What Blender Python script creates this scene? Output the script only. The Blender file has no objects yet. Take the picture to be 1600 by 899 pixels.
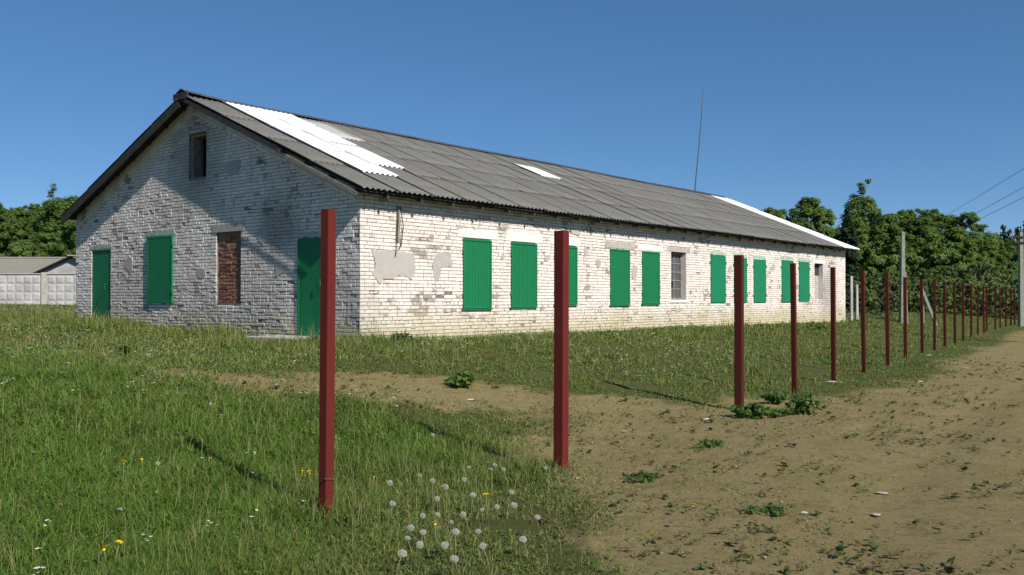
import bpy, math, random
import numpy as np
from mathutils import Vector, Matrix

random.seed(7)
rng = np.random.default_rng(11)
scene = bpy.context.scene
COL = scene.collection

# ------------------------------------------------------------------ camera, sky, sun, exposure
cam = bpy.data.cameras.new('camera')
cam.sensor_fit = 'HORIZONTAL'
cam.sensor_width = 36.0
cam.lens = 32.49
cam.clip_end = 3000
cam_o = bpy.data.objects.new('camera', cam)
COL.objects.link(cam_o)
cam_o.location = (0, 0, 1.57)
cam_o.rotation_euler = (math.radians(90 + 0.734), 0, 0)
scene.camera = cam_o

SUN = Vector((1.382, -1.600, 1.61)).normalized()          # towards the sun
world = bpy.data.worlds.new('World')
scene.world = world
world.use_nodes = True
wn = world.node_tree
sky = wn.nodes.new('ShaderNodeTexSky')
sky.sky_type = 'NISHITA'
sky.sun_disc = False
sky.sun_elevation = math.asin(SUN.z)
sky.sun_rotation = math.atan2(SUN.x, SUN.y)
sky.altitude = 1000
sky.air_density = 0.6
sky.dust_density = 0.0
sky.ozone_density = 6.0
sky_gamma = wn.nodes.new('ShaderNodeGamma')
sky_gamma.inputs['Gamma'].default_value = 0.65
sky_hue = wn.nodes.new('ShaderNodeHueSaturation')
sky_hue.inputs['Saturation'].default_value = 1.30
wn.links.new(sky.outputs[0], sky_gamma.inputs['Color'])
wn.links.new(sky_gamma.outputs[0], sky_hue.inputs['Color'])
wn.links.new(sky_hue.outputs[0], wn.nodes['Background'].inputs[0])
wn.nodes['Background'].inputs[1].default_value = 0.15

sun = bpy.data.lights.new('sun', 'SUN')
sun.energy = 4.5
sun.angle = math.radians(0.53)
sun.color = (1.0, 0.95, 0.87)
sun_o = bpy.data.objects.new('sun', sun)
COL.objects.link(sun_o)
sun_o.rotation_euler = (-SUN).to_track_quat('-Z', 'Y').to_euler()

scene.view_settings.view_transform = 'Standard'
scene.view_settings.look = 'None'
scene.view_settings.exposure = 0.35
scene.view_settings.gamma = 1.0

# ------------------------------------------------------------------ helpers
def link(o, parent=None):
    COL.objects.link(o)
    if parent is not None:
        o.parent = parent
    return o

def tag(o, label=None, cat=None, group=None, kind=None):
    if label: o['label'] = label
    if cat: o['category'] = cat
    if group: o['group'] = group
    if kind: o['kind'] = kind
    return o

def empty(name, loc=(0, 0, 0), rz=0.0, parent=None):
    o = bpy.data.objects.new(name, None)
    o.empty_display_size = 0.1
    o.location = loc
    o.rotation_euler = (0, 0, rz)
    return link(o, parent)

class MB:
    """collects faces; build() links them as one mesh object"""
    def __init__(s):
        s.v = []; s.f = []
    def face(s, pts):
        i = len(s.v); s.v += [tuple(p) for p in pts]; s.f.append(tuple(range(i, i + len(pts))))
    def hexa(s, p):
        """p: eight corners, bottom ring of four then top ring of four"""
        i = len(s.v); s.v += [tuple(q) for q in p]
        for f in ((3, 2, 1, 0), (4, 5, 6, 7), (0, 1, 5, 4), (1, 2, 6, 5), (2, 3, 7, 6), (3, 0, 4, 7)):
            s.f.append(tuple(i + k for k in f))
    def box(s, x0, x1, y0, y1, z0, z1):
        s.hexa([(x0, y0, z0), (x1, y0, z0), (x1, y1, z0), (x0, y1, z0), (x0, y0, z1), (x1, y0, z1), (x1, y1, z1), (x0, y1, z1)])
    def beam(s, a, b, w, h, up=(0, 0, 1)):
        a = Vector(a); b = Vector(b); d = (b - a).normalized()
        sd = d.cross(Vector(up)).normalized(); u = sd.cross(d).normalized()
        p = []
        for e in (a, b):
            p += [e - sd * w / 2 - u * h / 2, e + sd * w / 2 - u * h / 2, e + sd * w / 2 + u * h / 2, e - sd * w / 2 + u * h / 2]
        s.hexa(p)
    def tube(s, pts, rad, n=6):
        if not hasattr(rad, '__len__'): rad = [rad] * len(pts)
        pts = [Vector(p) for p in pts]
        base = len(s.v)
        for k, p in enumerate(pts):
            d = (pts[min(k + 1, len(pts) - 1)] - pts[max(k - 1, 0)]).normalized()
            r = Vector((1, 0, 0)) if abs(d.x) < 0.8 else Vector((0, 1, 0))
            a = d.cross(r).normalized(); b = d.cross(a)
            for j in range(n):
                t = 2 * math.pi * j / n
                s.v.append(tuple(p + (a * math.cos(t) + b * math.sin(t)) * rad[k]))
        for k in range(len(pts) - 1):
            for j in range(n):
                q = base + k * n; j2 = (j + 1) % n
                s.f.append((q + j, q + j2, q + n + j2, q + n + j))
        s.f.append(tuple(base + j for j in range(n))[::-1])
        s.f.append(tuple(base + (len(pts) - 1) * n + j for j in range(n)))
    def mesh(s, name, mat, smooth=False):
        me = bpy.data.meshes.new(name)
        me.from_pydata(s.v, [], s.f)
        if mat: me.materials.append(mat)
        if smooth:
            for p in me.polygons: p.use_smooth = True
        me.update()
        return me
    def build(s, name, mat, parent=None, smooth=False, bevel=0):
        o = bpy.data.objects.new(name, s.mesh(name, mat, smooth))
        if bevel:
            m = o.modifiers.new('bevel', 'BEVEL'); m.width = bevel; m.segments = 2; m.limit_method = 'ANGLE'
        return link(o, parent)

def np_mesh(name, verts, faces_flat, sizes, mat, col=None):
    me = bpy.data.meshes.new(name)
    verts = np.asarray(verts, dtype=np.float32).reshape(-1, 3)
    sizes = np.asarray(sizes, dtype=np.int32)
    me.vertices.add(len(verts)); me.vertices.foreach_set('co', verts.ravel())
    faces_flat = np.asarray(faces_flat, dtype=np.int32).ravel()
    me.loops.add(len(faces_flat)); me.loops.foreach_set('vertex_index', faces_flat)
    me.polygons.add(len(sizes))
    st = np.concatenate([[0], np.cumsum(sizes)[:-1]]).astype(np.int32)
    me.polygons.foreach_set('loop_start', st)
    try: me.polygons.foreach_set('loop_total', sizes)
    except Exception: pass
    me.update(calc_edges=True)
    if col is not None:
        a = me.color_attributes.new('col', 'FLOAT_COLOR', 'POINT')
        c = np.ones((len(verts), 4), dtype=np.float32); c[:, :3] = col
        a.data.foreach_set('color', c.ravel())
    me.materials.append(mat)
    return me

# ------------------------------------------------------------------ value noise for layout
def vnoise(x, y, seed=0):
    x = np.asarray(x, float); y = np.asarray(y, float)
    xi = np.floor(x).astype(np.int64); yi = np.floor(y).astype(np.int64)
    fx = x - xi; fy = y - yi
    fx = fx * fx * (3 - 2 * fx); fy = fy * fy * (3 - 2 * fy)
    def h(a, b):
        n = (a * 374761393 + b * 668265263 + seed * 982451653) & 0x7fffffff
        n = ((n ^ (n >> 13)) * 1274126177) & 0x7fffffff
        return ((n ^ (n >> 16)) & 0xffff) / 65535.0
    return (h(xi, yi) * (1 - fx) + h(xi + 1, yi) * fx) * (1 - fy) + (h(xi, yi + 1) * (1 - fx) + h(xi + 1, yi + 1) * fx) * fy

def fbm(x, y, seed=0, o=4):
    t = 0; a = .5; n = 0
    for k in range(o):
        t = t + a * vnoise(x * 2 ** k, y * 2 ** k, seed + k); n += a; a *= .5
    return t / n

def sstep(a, b, x):
    t = np.clip((x - a) / (b - a), 0, 1); return t * t * (3 - 2 * t)

# ------------------------------------------------------------------ materials
def newmat(name):
    m = bpy.data.materials.new(name); m.use_nodes = True
    nt = m.node_tree
    b = nt.nodes['Principled BSDF']
    return m, nt, b

class N:
    def __init__(s, nt): s.nt = nt
    def new(s, t, **k):
        n = s.nt.nodes.new(t)
        for a, b in k.items(): setattr(n, a, b)
        return n
    def set(s, sock, v):
        if isinstance(v, bpy.types.NodeSocket): s.nt.links.new(v, sock)
        else: sock.default_value = v
    def pos(s): return s.new('ShaderNodeNewGeometry').outputs['Position']
    def noise(s, vec, scale, detail=4, rough=.55, dist=0):
        n = s.new('ShaderNodeTexNoise'); s.set(n.inputs['Vector'], vec)
        n.inputs['Scale'].default_value = scale; n.inputs['Detail'].default_value = detail
        n.inputs['Roughness'].default_value = rough; n.inputs['Distortion'].default_value = dist
        return n.outputs['Fac']
    def ramp(s, f, *st):
        n = s.new('ShaderNodeValToRGB'); s.set(n.inputs[0], f)
        e = n.color_ramp.elements
        while len(e) < len(st): e.new(.5)
        for k, (p, c) in enumerate(st):
            e[k].position = p; e[k].color = (c, c, c, 1) if not hasattr(c, '__len__') else (*c, 1)
        return n.outputs[0]
    def mix(s, f, a, b, mode='MIX'):
        n = s.new('ShaderNodeMix', data_type='RGBA', blend_type=mode)
        s.set(n.inputs[0], f)
        for sock, v in ((n.inputs[6], a), (n.inputs[7], b)):
            if isinstance(v, bpy.types.NodeSocket): s.nt.links.new(v, sock)
            else: sock.default_value = (*v, 1)
        return n.outputs[2]
    def math(s, op, a, b=0.0, clamp=False):
        n = s.new('ShaderNodeMath', operation=op, use_clamp=clamp); s.set(n.inputs[0], a); s.set(n.inputs[1], b)
        return n.outputs[0]
    def scale(s, vec, sc):
        n = s.new('ShaderNodeMapping'); s.set(n.inputs['Vector'], vec); n.inputs['Scale'].default_value = sc
        return n.outputs[0]
    def sep(s, vec):
        n = s.new('ShaderNodeSeparateXYZ'); s.set(n.inputs[0], vec); return n.outputs
    def bump(s, h, strength, dist, b):
        n = s.new('ShaderNodeBump'); s.set(n.inputs['Height'], h)
        n.inputs['Strength'].default_value = strength; n.inputs['Distance'].default_value = dist
        s.nt.links.new(n.outputs[0], b.inputs['Normal'])
    def rnd(s):
        a = s.new('ShaderNodeNewGeometry').outputs['Random Per Island']
        o = s.new('ShaderNodeObjectInfo').outputs['Random']
        return s.math('FRACT', s.math('ADD', a, o))
    def orand(s): return s.new('ShaderNodeObjectInfo').outputs['Random']
    def dist(s, vec, p):
        n = s.new('ShaderNodeVectorMath', operation='DISTANCE'); s.set(n.inputs[0], vec); n.inputs[1].default_value = p
        return n.outputs['Value']

def simple(name, c, rough=.8, var=.25, scale=12, bump=.0, metal=0.0, c2=None, spec=.3):
    m, nt, b = newmat(name); n = N(nt)
    p = n.pos()
    f = n.noise(p, scale, 5)
    c2 = c2 or tuple(x * (1 - var) for x in c)
    n.set(b.inputs['Base Color'], n.mix(n.ramp(f, (.35, 0.), (.65, 1.)), c2, c))
    b.inputs['Roughness'].default_value = rough; b.inputs['Metallic'].default_value = metal
    b.inputs['Specular IOR Level'].default_value = spec
    if bump: n.bump(n.noise(p, scale * 6, 4), bump, .01, b)
    return m

# barn frame
O = Vector((-3.04, 18.5, 0))
UX, UY = .627 / math.hypot(.627, .779), .779 / math.hypot(.627, .779)
BRZ = math.atan2(UY, UX)
def BW(u, v, z): return Vector((O.x + UX * u - UY * v, O.y + UY * u + UX * v, z))
GZ = 0.75                                  # ground at the near corner
LEN, WID, HW = 28.1, 11.8, 5.9
EZ, RZ, EO, VO = 3.75, 6.45, .45, .38      # eave height, ridge height, eave and verge overhang
SL = (RZ - EZ) / (HW + EO)
SLN = math.hypot(1, SL)
SA = math.atan(SL)

def brick_material():
    m, nt, b = newmat('whitewashed_brick'); n = N(nt)
    p = n.pos(); z = n.sep(p)[2]
    r = n.rnd()
    wash = n.mix(r, (.72, .64, .57), (.86, .79, .725))
    bare = n.mix(r, (.42, .36, .30), (.27, .21, .165))
    peel = n.math('ADD', n.noise(p, 1.3, 6, .65), n.math('MULTIPLY', n.math('SUBTRACT', r, .5), .22))
    pk = n.ramp(peel, (.60, 0.), (.68, .85))
    c = n.mix(pk, wash, bare)
    # fine scuffs
    sc = n.ramp(n.noise(p, 34, 4, .7), (.56, 0.), (.70, .55))
    c = n.mix(sc, c, (.42, .36, .31))
    # moss and splashed soil near the foot, uneven edge
    low = n.math('SUBTRACT', z, n.math('MULTIPLY', n.noise(p, 1.1, 4), .9))
    lf = n.ramp(low, (.42, .75), (.98, 0.))
    c = n.mix(lf, c, (.50, .44, .25))
    # dirty run-off streaks
    st = n.noise(n.scale(p, (2.2, 2.2, .35)), 1.6, 5, .6)
    c = n.mix(n.ramp(st, (.55, 0.), (.75, .45)), c, (.40, .37, .33))
    # soot around the attic opening and a damp stain right of it
    q = BW(0, 5.85, 4.9)
    ds = n.math('ADD', n.dist(p, q), n.math('MULTIPLY', n.noise(p, 1.5, 5), 1.6))
    c = n.mix(n.ramp(ds, (.0, .0), (.55, .9), (1.0, .62), (1.0, 0.)) if False else n.math('MULTIPLY', n.ramp(n.math('DIVIDE', ds, 3.2), (.38, 1.), (.72, 0.)), .60), c, (.17, .17, .16))
    q2 = BW(0, 2.7, 3.15)
    d2 = n.math('ADD', n.dist(p, q2), n.math('MULTIPLY', n.noise(p, 2.2, 5), 1.1))
    c = n.mix(n.math('MULTIPLY', n.ramp(n.math('DIVIDE', d2, 2.4), (.38, 1.), (.62, 0.)), .55), c, (.20, .19, .17))
    # grime on the lower gable
    for gu, gv, gzz, gr, ga in ((0, 8.9, 1.7, 2.6, .42), (0, 3.4, 1.6, 2.6, .40), (0, 6.0, 1.2, 2.2, .4), (0, .35, 1.2, 1.6, .55), (0, 7.2, 3.6, 2.2, .3)):
        dg = n.math('ADD', n.dist(p, BW(gu, gv, gzz)), n.math('MULTIPLY', n.noise(p, 1.9, 5, .65), 2.2))
        c = n.mix(n.math('MULTIPLY', n.ramp(n.math('DIVIDE', dg, gr + 1.2), (.42, 1.), (.78, 0.)), ga), c, (.36, .32, .27))
    # grubby end of the long wall
    q3 = BW(25.9, 0, 1.9)
    d3 = n.math('ADD', n.dist(p, q3), n.math('MULTIPLY', n.noise(p, 2.0, 5), 1.6))
    c = n.mix(n.math('MULTIPLY', n.ramp(n.math('DIVIDE', d3, 3.4), (.38, 1.), (.70, 0.)), .6), c, (.27, .24, .21))
    n.set(b.inputs['Base Color'], c)
    b.inputs['Roughness'].default_value = .92
    b.inputs['Specular IOR Level'].default_value = .15
    n.bump(n.math('ADD', n.noise(p, 60, 5, .7), n.math('MULTIPLY', n.noise(p, 18, 3), 1.2)), .55, .012, b)
    return m

M = {}
M['brick'] = brick_material()
M['mortar'] = simple('mortar', (.25, .22, .195), .95, .4, 9, .5)
M['plaster'] = simple('grey_plaster', (.46, .42, .39), .95, .14, 7, .5)
def ribbed_plaster():
    m, nt, b = newmat('combed_plaster'); n = N(nt)
    p = n.pos()
    tc = n.new('ShaderNodeTexCoord').outputs['Object']
    w = n.noise(n.scale(tc, (1, .02, .06)), 55, 3)
    n.set(b.inputs['Base Color'], n.mix(n.noise(p, 6, 4), (.40, .36, .33), (.52, .48, .44)))
    b.inputs['Roughness'].default_value = .95
    n.bump(n.math('ADD', w, n.math('MULTIPLY', n.noise(p, 80, 3), .3)), .8, .02, b)
    return m
M['combed'] = ribbed_plaster()
M['lintel'] = simple('limewashed_concrete', (.80, .76, .71), .9, .16, 5, .4)
M['lintel_grey'] = simple('bare_concrete_lintel', (.47, .43, .39), .95, .25, 7, .5)
M['lintel_green'] = simple('lintel_with_green_overspray', (.50, .54, .47), .9, .2, 9, .4, c2=(.20, .36, .25))
def red_brick():
    m, nt, b = newmat('red_brick'); n = N(nt)
    p = n.pos(); r = n.rnd()
    c = n.mix(r, (.17, .062, .036), (.36, .16, .095))
    c = n.mix(n.ramp(n.noise(p, 8, 5, .7), (.56, 0.), (.72, .6)), c, (.36, .28, .22))
    c = n.mix(n.ramp(n.noise(p, 30, 4, .7), (.52, 0.), (.66, .6)), c, (.10, .05, .04))
    n.set(b.inputs['Base Color'], c); b.inputs['Roughness'].default_value = .95
    n.bump(n.noise(p, 45, 5, .7), .7, .012, b)
    return m
M['red_brick'] = red_brick()
def painted(name, c, rough=.42, dirt=(.1, .09, .07), amt=.35, chips=None, spec=.35):
    m, nt, b = newmat(name); n = N(nt)
    p = n.pos()
    a = n.mix(n.noise(p, 2.5, 4), tuple(x * .86 for x in c), tuple(x * 1.1 for x in c))
    st = n.noise(n.scale(p, (3, 3, .5)), 3, 5, .6)
    a = n.mix(n.ramp(st, (.52, 0.), (.78, amt)), a, dirt)
    if chips: a = n.mix(n.ramp(n.noise(p, 26, 4, .7), (.66, 0.), (.69, 1.)), a, chips)
    n.set(b.inputs['Base Color'], a)
    n.set(b.inputs['Roughness'], n.ramp(n.noise(p, 9, 4), (.3, rough - .08), (.7, rough + .14)))
    b.inputs['Specular IOR Level'].default_value = spec
    n.bump(n.noise(p, 7, 3), .12, .02, b)
    return m
M['green'] = painted('green_paint', (.004, .165, .058), .6, (.02, .13, .06), .4)
M['green_flat'] = painted('green_paint_older', (.006, .185, .08), .55, (.05, .14, .08), .45)
M['red_oxide'] = painted('red_oxide_primer', (.125, .0195, .015), .72, (.07, .026, .016), .5, (.08, .03, .018), spec=.12)
M['red_old'] = painted('red_oxide_primer_faded', (.075, .0165, .011), .78, (.05, .022, .013), .5, (.06, .026, .016), spec=.1)
M['rust'] = simple('rusty_steel', (.16, .085, .05), .85, .4, 20, .3)
def slate(name, c1, c2, lich, dark=.5, b1=.4):
    m, nt, b = newmat(name); n = N(nt)
    p = n.pos(); r = n.orand()
    c = n.mix(r, c1, c2)
    big = n.noise(p, .55, 5, .6)
    c = n.mix(n.ramp(big, (.45, 0.), (.7, .6)), c, lich)
    c = n.mix(n.ramp(n.noise(p, 11, 6, .75), (.50, 0.), (.70, dark)), c, tuple(x * .45 for x in c1))
    c = n.mix(n.ramp(n.noise(p, 24, 4, .8), (.62, 0.), (.74, b1)), c, (.46, .44, .37))
    n.set(b.inputs['Base Color'], c); b.inputs['Roughness'].default_value = .95
    b.inputs['Specular IOR Level'].default_value = .15
    n.bump(n.noise(p, 50, 5, .7), .5, .01, b)
    return m
M['slate'] = slate('weathered_asbestos_cement', (.150, .146, .136), (.175, .170, .156), (.175, .160, .122), .6)
M['slate_white'] = slate('new_white_sheet', (.74, .76, .78), (.82, .83, .84), (.76, .77, .77), .10, .0)
M['slate_pale'] = slate('paler_sheet', (.42, .42, .41), (.48, .47, .45), (.38, .36, .31), .4)
M['ridge'] = simple('ridge_metal', (.09, .10, .12), .6, .4, 6, .2)
M['wood'] = simple('weathered_wood', (.30, .26, .21), .9, .4, 9, .4)
M['wood_dark'] = simple('old_dark_wood', (.055, .052, .05), .9, .4, 9, .4)
M['concrete'] = simple('concrete', (.50, .47, .41), .9, .25, 5, .5)
M['concrete_pole'] = simple('pole_concrete', (.27, .28, .22), .9, .2, 5, .3)
M['fence_white'] = simple('limewashed_fence_concrete', (.50, .48, .47), .9, .32, 1.1, .3)
def glass():
    m, nt, b = newmat('dusty_glass'); n = N(nt)
    n.set(b.inputs['Base Color'], n.mix(n.noise(n.pos(), 3, 4), (.06, .07, .08), (.16, .17, .17)))
    b.inputs['Roughness'].default_value = .12
    b.inputs['Specular IOR Level'].default_value = .6
    b.inputs['Alpha'].default_value = .75
    return m
M['glass'] = glass()
M['cable'] = simple('black_cable', (.03, .03, .032), .6, .2)
M['wire'] = simple('aluminium_wire', (.10, .11, .12), .5, .2)
M['bark'] = simple('bark', (.16, .13, .10), .95, .4, 8, .6)

def leafmat(name, c1, c2, trans=.35, rough=.55):
    m, nt, b = newmat(name); n = N(nt)
    r = n.new('ShaderNodeNewGeometry').outputs['Random Per Island']
    o = n.orand(); p = n.pos()
    c = n.mix(r, c1, c2)
    c = n.mix(n.math('MULTIPLY', o, .55), c, tuple(x * k for x, k in zip(c2, (1.15, 1.0, .75))))
    c = n.mix(n.ramp(n.noise(p, .7, 3), (.4, 0.), (.65, .5)), c, tuple(x * .82 for x in c1))
    n.set(b.inputs['Base Color'], c); b.inputs['Roughness'].default_value = rough
    b.inputs['Specular IOR Level'].default_value = .25
    t = n.new('ShaderNodeBsdfTranslucent'); n.set(t.inputs[0], n.mix(.55, c, (.22, .34, .05)))
    mx = n.new('ShaderNodeMixShader'); mx.inputs[0].default_value = trans
    nt.links.new(b.outputs[0], mx.inputs[1]); nt.links.new(t.outputs[0], mx.inputs[2])
    nt.links.new(mx.outputs[0], nt.nodes['Material Output'].inputs[0])
    return m
M['leaf'] = leafmat('leaf_green', (.085, .16, .034), (.145, .23, .055), .45)
M['leaf_light'] = leafmat('leaf_light_green', (.10, .175, .036), (.175, .255, .06), .45)
M['leaf_grey'] = leafmat('leaf_grey_green', (.09, .145, .055), (.16, .21, .09), .4)
M['spruce'] = leafmat('spruce_needles', (.02, .042, .022), (.036, .068, .032), .12)
M['weed'] = leafmat('weed_leaf', (.055, .12, .028), (.10, .18, .045), .35)

def colmat(name, trans=.35, rough=.6):
    m, nt, b = newmat(name); n = N(nt)
    a = n.new('ShaderNodeVertexColor'); a.layer_name = 'col'
    n.set(b.inputs['Base Color'], a.outputs[0]); b.inputs['Roughness'].default_value = rough
    b.inputs['Specular IOR Level'].default_value = .2
    if trans:
        t = n.new('ShaderNodeBsdfTranslucent'); n.set(t.inputs[0], a.outputs[0])
        mx = n.new('ShaderNodeMixShader'); mx.inputs[0].default_value = trans
        nt.links.new(b.outputs[0], mx.inputs[1]); nt.links.new(t.outputs[0], mx.inputs[2])
        nt.links.new(mx.outputs[0], nt.nodes['Material Output'].inputs[0])
    return m
M['grass'] = colmat('grass_blades')
M['petal_white'] = simple('white_petals', (.70, .70, .62), .8, .15)
M['petal_yellow'] = simple('yellow_petals', (.80, .60, .03), .7, .2)
M['fluff'] = simple('seed_fluff', (.46, .46, .37), .9, .12)
M['stem'] = simple('green_stem', (.20, .22, .09), .7, .3)
M['stone'] = simple('pale_stone', (.42, .38, .30), .9, .25, 14, .5)
M['paper'] = simple('litter_paper', (.60, .58, .52), .8, .1, 10)

# ------------------------------------------------------------------ terrain
def fence_td(x, y):
    fx = x + 1.3; fy = y - 6.5
    return fx * .536 + fy * .844, -.844 * fx + .536 * fy      # along the fence, away from the road

def gz_smooth(x, y):
    t, d = fence_td(x, y)
    return .67 * sstep(-.3, 6.2, d) + .3 * sstep(8, 22, d) + .35 * sstep(20, 48, d) + 1.5 * sstep(50, 100, d)

def capsule(x, y, ax, ay, ar, bx, by, br):
    vx, vy = bx - ax, by - ay
    h = np.clip(((x - ax) * vx + (y - ay) * vy) / (vx * vx + vy * vy), 0, 1)
    return np.hypot(x - ax - h * vx, y - ay - h * vy) - (ar + (br - ar) * h)

def bareness(x, y):
    """0 = turf, 1 = trodden soil"""
    x = np.asarray(x, float); y = np.asarray(y, float)
    t, d = fence_td(x, y)
    wob = (fbm(x * .55, y * .55, 3) - .5) * 2.2 + (fbm(x * 2.3, y * 2.3, 9) - .5) * 1.1
    # the road and the verge beside it
    edge = np.interp(t, [-3, 0, 1.2, 2.4, 3.6, 9.2, 11, 14, 20, 31, 50, 80], [-3.0, -2.2, -1.6, -.7, .6, .4, -1.0, -1.3, -1.5, -1.4, -1.6, -1.6])
    road = np.minimum(edge - d, d + 9.0 + .4 * np.sin(t * .3))
    s = road
    for c in ((1.7, 10.6, 1.0, 1.9, 12.6, .9), (2.6, 12.7, 1.0, -.6, 12.6, 1.0), (-.6, 12.6, 1.0, -3.0, 11.7, .85), (-3.0, 11.7, .85, -4.0, 11.8, .45), (-5.3, 12.5, .16, -3.6, 12.4, .22)):
        s = np.maximum(s, -capsule(x, y, *c))
    return sstep(-.85, .95, s + wob * .75)

def ruts(t, d):
    z = 0
    for c, w, h in ((-3.3, .35, .03), (-5.2, .35, .035), (-4.2, .5, -.02), (-6.6, .5, -.02)):
        z = z - h * np.exp(-((d - c - .25 * np.sin(t * .22)) / w) ** 2)
    return z

def gz(x, y):
    x = np.asarray(x, float); y = np.asarray(y, float)
    t, d = fence_td(x, y)
    near = np.exp(-(np.hypot(x, y) / 45) ** 2)
    rough = (fbm(x * .9, y * .9, 21) - .5) * .09 + (fbm(x * 4.2, y * 4.2, 5, 3) - .5) * .028
    mask = sstep(-1.5, -3, d)
    z = gz_smooth(x, y) + rough * near * (1 - .45 * mask) + ruts(t, d) * mask * near
    # flat under the barn and a low mound of soil by the poles
    z = z + .28 * np.exp(-(((x - 18.3) / 1.6) ** 2 + ((y - 46.5) / .9) ** 2))
    return z

def gzf(x, y): return float(gz(x, y))

def axis(fine, step, lo, hi, n):
    a = np.arange(fine[0], fine[1] + step / 2, step)
    k = np.linspace(0, 1, n) ** 2.6
    left = fine[0] + (lo - fine[0]) * k[1:]; right = fine[1] + (hi - fine[1]) * k[1:]
    return np.concatenate([left[::-1], a, right])
xs = axis((-7, 9), .065, -900, 900, 90)
ys = axis((3, 17), .065, -900, 1100, 100)
X, Y = np.meshgrid(xs, ys)
Zg = gz(X, Y)
B = bareness(X, Y)
Zg = Zg - .012 * B * (1 - sstep(14, 30, np.hypot(X, Y))) + ((rng.random(X.shape) - .5) * .012) * (np.hypot(X, Y) < 17)
nx, ny = len(xs), len(ys)
idx = np.arange(nx * ny).reshape(ny, nx)
quads = np.stack([idx[:-1, :-1], idx[:-1, 1:], idx[1:, 1:], idx[1:, :-1]], -1).reshape(-1, 4)
cx = (X[:-1, :-1] + X[1:, 1:]).ravel() / 2; cy = (Y[:-1, :-1] + Y[1:, 1:]).ravel() / 2
tq, dq = fence_td(cx, cy)
edge_q = np.interp(tq, [-3, 0, 1.2, 2.4, 3.6, 9.2, 11, 14, 20, 31, 50, 80], [-3.0, -2.2, -1.6, -.9, -.4, -.4, -1.0, -1.3, -1.5, -1.4, -1.6, -1.6])
is_road = (dq < edge_q) & (dq > -9.4) & (tq > -30) & (tq < 120)

def ground_material():
    m, nt, b = newmat('soil_and_turf'); n = N(nt)
    p = n.pos()
    a = n.new('ShaderNodeVertexColor'); a.layer_name = 'col'
    bare = n.sep(a.outputs[0])[0]
    soil = n.mix(n.noise(p, .8, 5, .6), (.235, .182, .080), (.345, .272, .13))
    soil = n.mix(n.ramp(n.noise(p, 2.6, 6, .75), (.48, 0.), (.66, .65)), soil, (.175, .165, .055))
    soil = n.mix(n.ramp(n.noise(p, 14, 6, .8), (.50, 0.), (.62, .6)), soil, (.135, .105, .048))
    soil = n.mix(n.ramp(n.noise(p, 70, 5, .8), (.52, 0.), (.62, .7)), soil, (.12, .098, .045))
    soil = n.mix(n.ramp(n.noise(p, 120, 4, .8), (.56, 0.), (.66, .7)), soil, (.42, .35, .20))
    turf = n.mix(n.noise(p, 3, 5, .6), (.055, .075, .018), (.12, .115, .04))
    turf = n.mix(n.ramp(n.noise(p, 16, 5, .7), (.5, 0.), (.7, .6)), turf, (.12, .095, .05))
    f = n.math('ADD', bare, n.math('MULTIPLY', n.math('SUBTRACT', n.noise(p, 6, 6, .7), .5), .9), True)
    n.set(b.inputs['Base Color'], n.mix(n.ramp(f, (.3, 0.), (.62, 1.)), turf, soil))
    b.inputs['Roughness'].default_value = 1.0
    b.inputs['Specular IOR Level'].default_value = .05
    h = n.math('ADD', n.math('MULTIPLY', n.noise(p, 13, 7, .85), .6), n.math('MULTIPLY', n.noise(p, 75, 5, .8), .6))
    n.bump(h, .9, .03, b)
    return m
M['ground'] = ground_material()
GV = np.stack([X.ravel(), Y.ravel(), Zg.ravel()], -1)
for nm, sel in (('ground', ~is_road), ('dirt_road', is_road)):
    q = quads[sel]
    used, inv = np.unique(q, return_inverse=True)
    c = np.zeros((len(used), 3)); c[:, 0] = B.ravel()[used]
    me = np_mesh(nm, GV[used], inv.reshape(-1), np.full(len(q), 4), M['ground'], c)
    for pl in (): pass
    me.polygons.foreach_set('use_smooth', np.ones(len(q), dtype=bool))
    o = link(bpy.data.objects.new(nm, me)); tag(o, kind='structure')

# ------------------------------------------------------------------ the barn
barn = empty('brick_barn', (O.x, O.y, 0), BRZ)
tag(barn, 'long whitewashed brick barn with green shutters and a grey corrugated roof', 'barn')

# openings: s0, s1, z0, z1
LONG_SH = [(3.07, 4.06, 1.36, 2.95), (4.80, 5.82, 1.38, 2.95), (6.57, 7.57, 1.43, 2.955), (9.19, 10.2, 1.41, 2.98), (10.9, 11.9, 1.44, 2.985),
           (15.26, 16.32, 1.46, 3.035), (17.0, 18.0, 1.46, 3.02), (18.6, 19.62, 1.46, 3.01), (21.1, 22.2, 1.47, 3.06), (22.8, 23.85, 1.49, 3.05)]
LONG_WIN = (12.64, 13.62, 1.56, 3.02)
LONG_NICHE = (24.48, 25.45, 1.60, 3.03)
long_open = [(a + .03, b - .03, c + .02, d - .02) for a, b, c, d in LONG_SH] + [LONG_WIN, LONG_NICHE]
G_LD = (9.88, 10.9, .9, 2.92); G_SH = (6.82, 8.0, 1.48, 3.15); G_RED = (4.03, 4.99, 1.48, 3.12); G_RD = (1.0, 1.96, .78, 2.85); G_ATT = (5.42, 6.16, 4.49, 5.56)
gable_open = [G_LD, (G_SH[0] + .03, G_SH[1] - .03, G_SH[2] + .02, G_SH[3] - .02), G_RED, G_RD, G_ATT]
TOPK = .10                                                # wall stops this far under the roof plane
def roof_z(v): return EZ + SL * (v + EO) if v <= HW else EZ + SL * (2 * HW + EO - v)
def long_top(s): return roof_z(0) - TOPK
def gable_top(s): return roof_z(s) - TOPK

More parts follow.
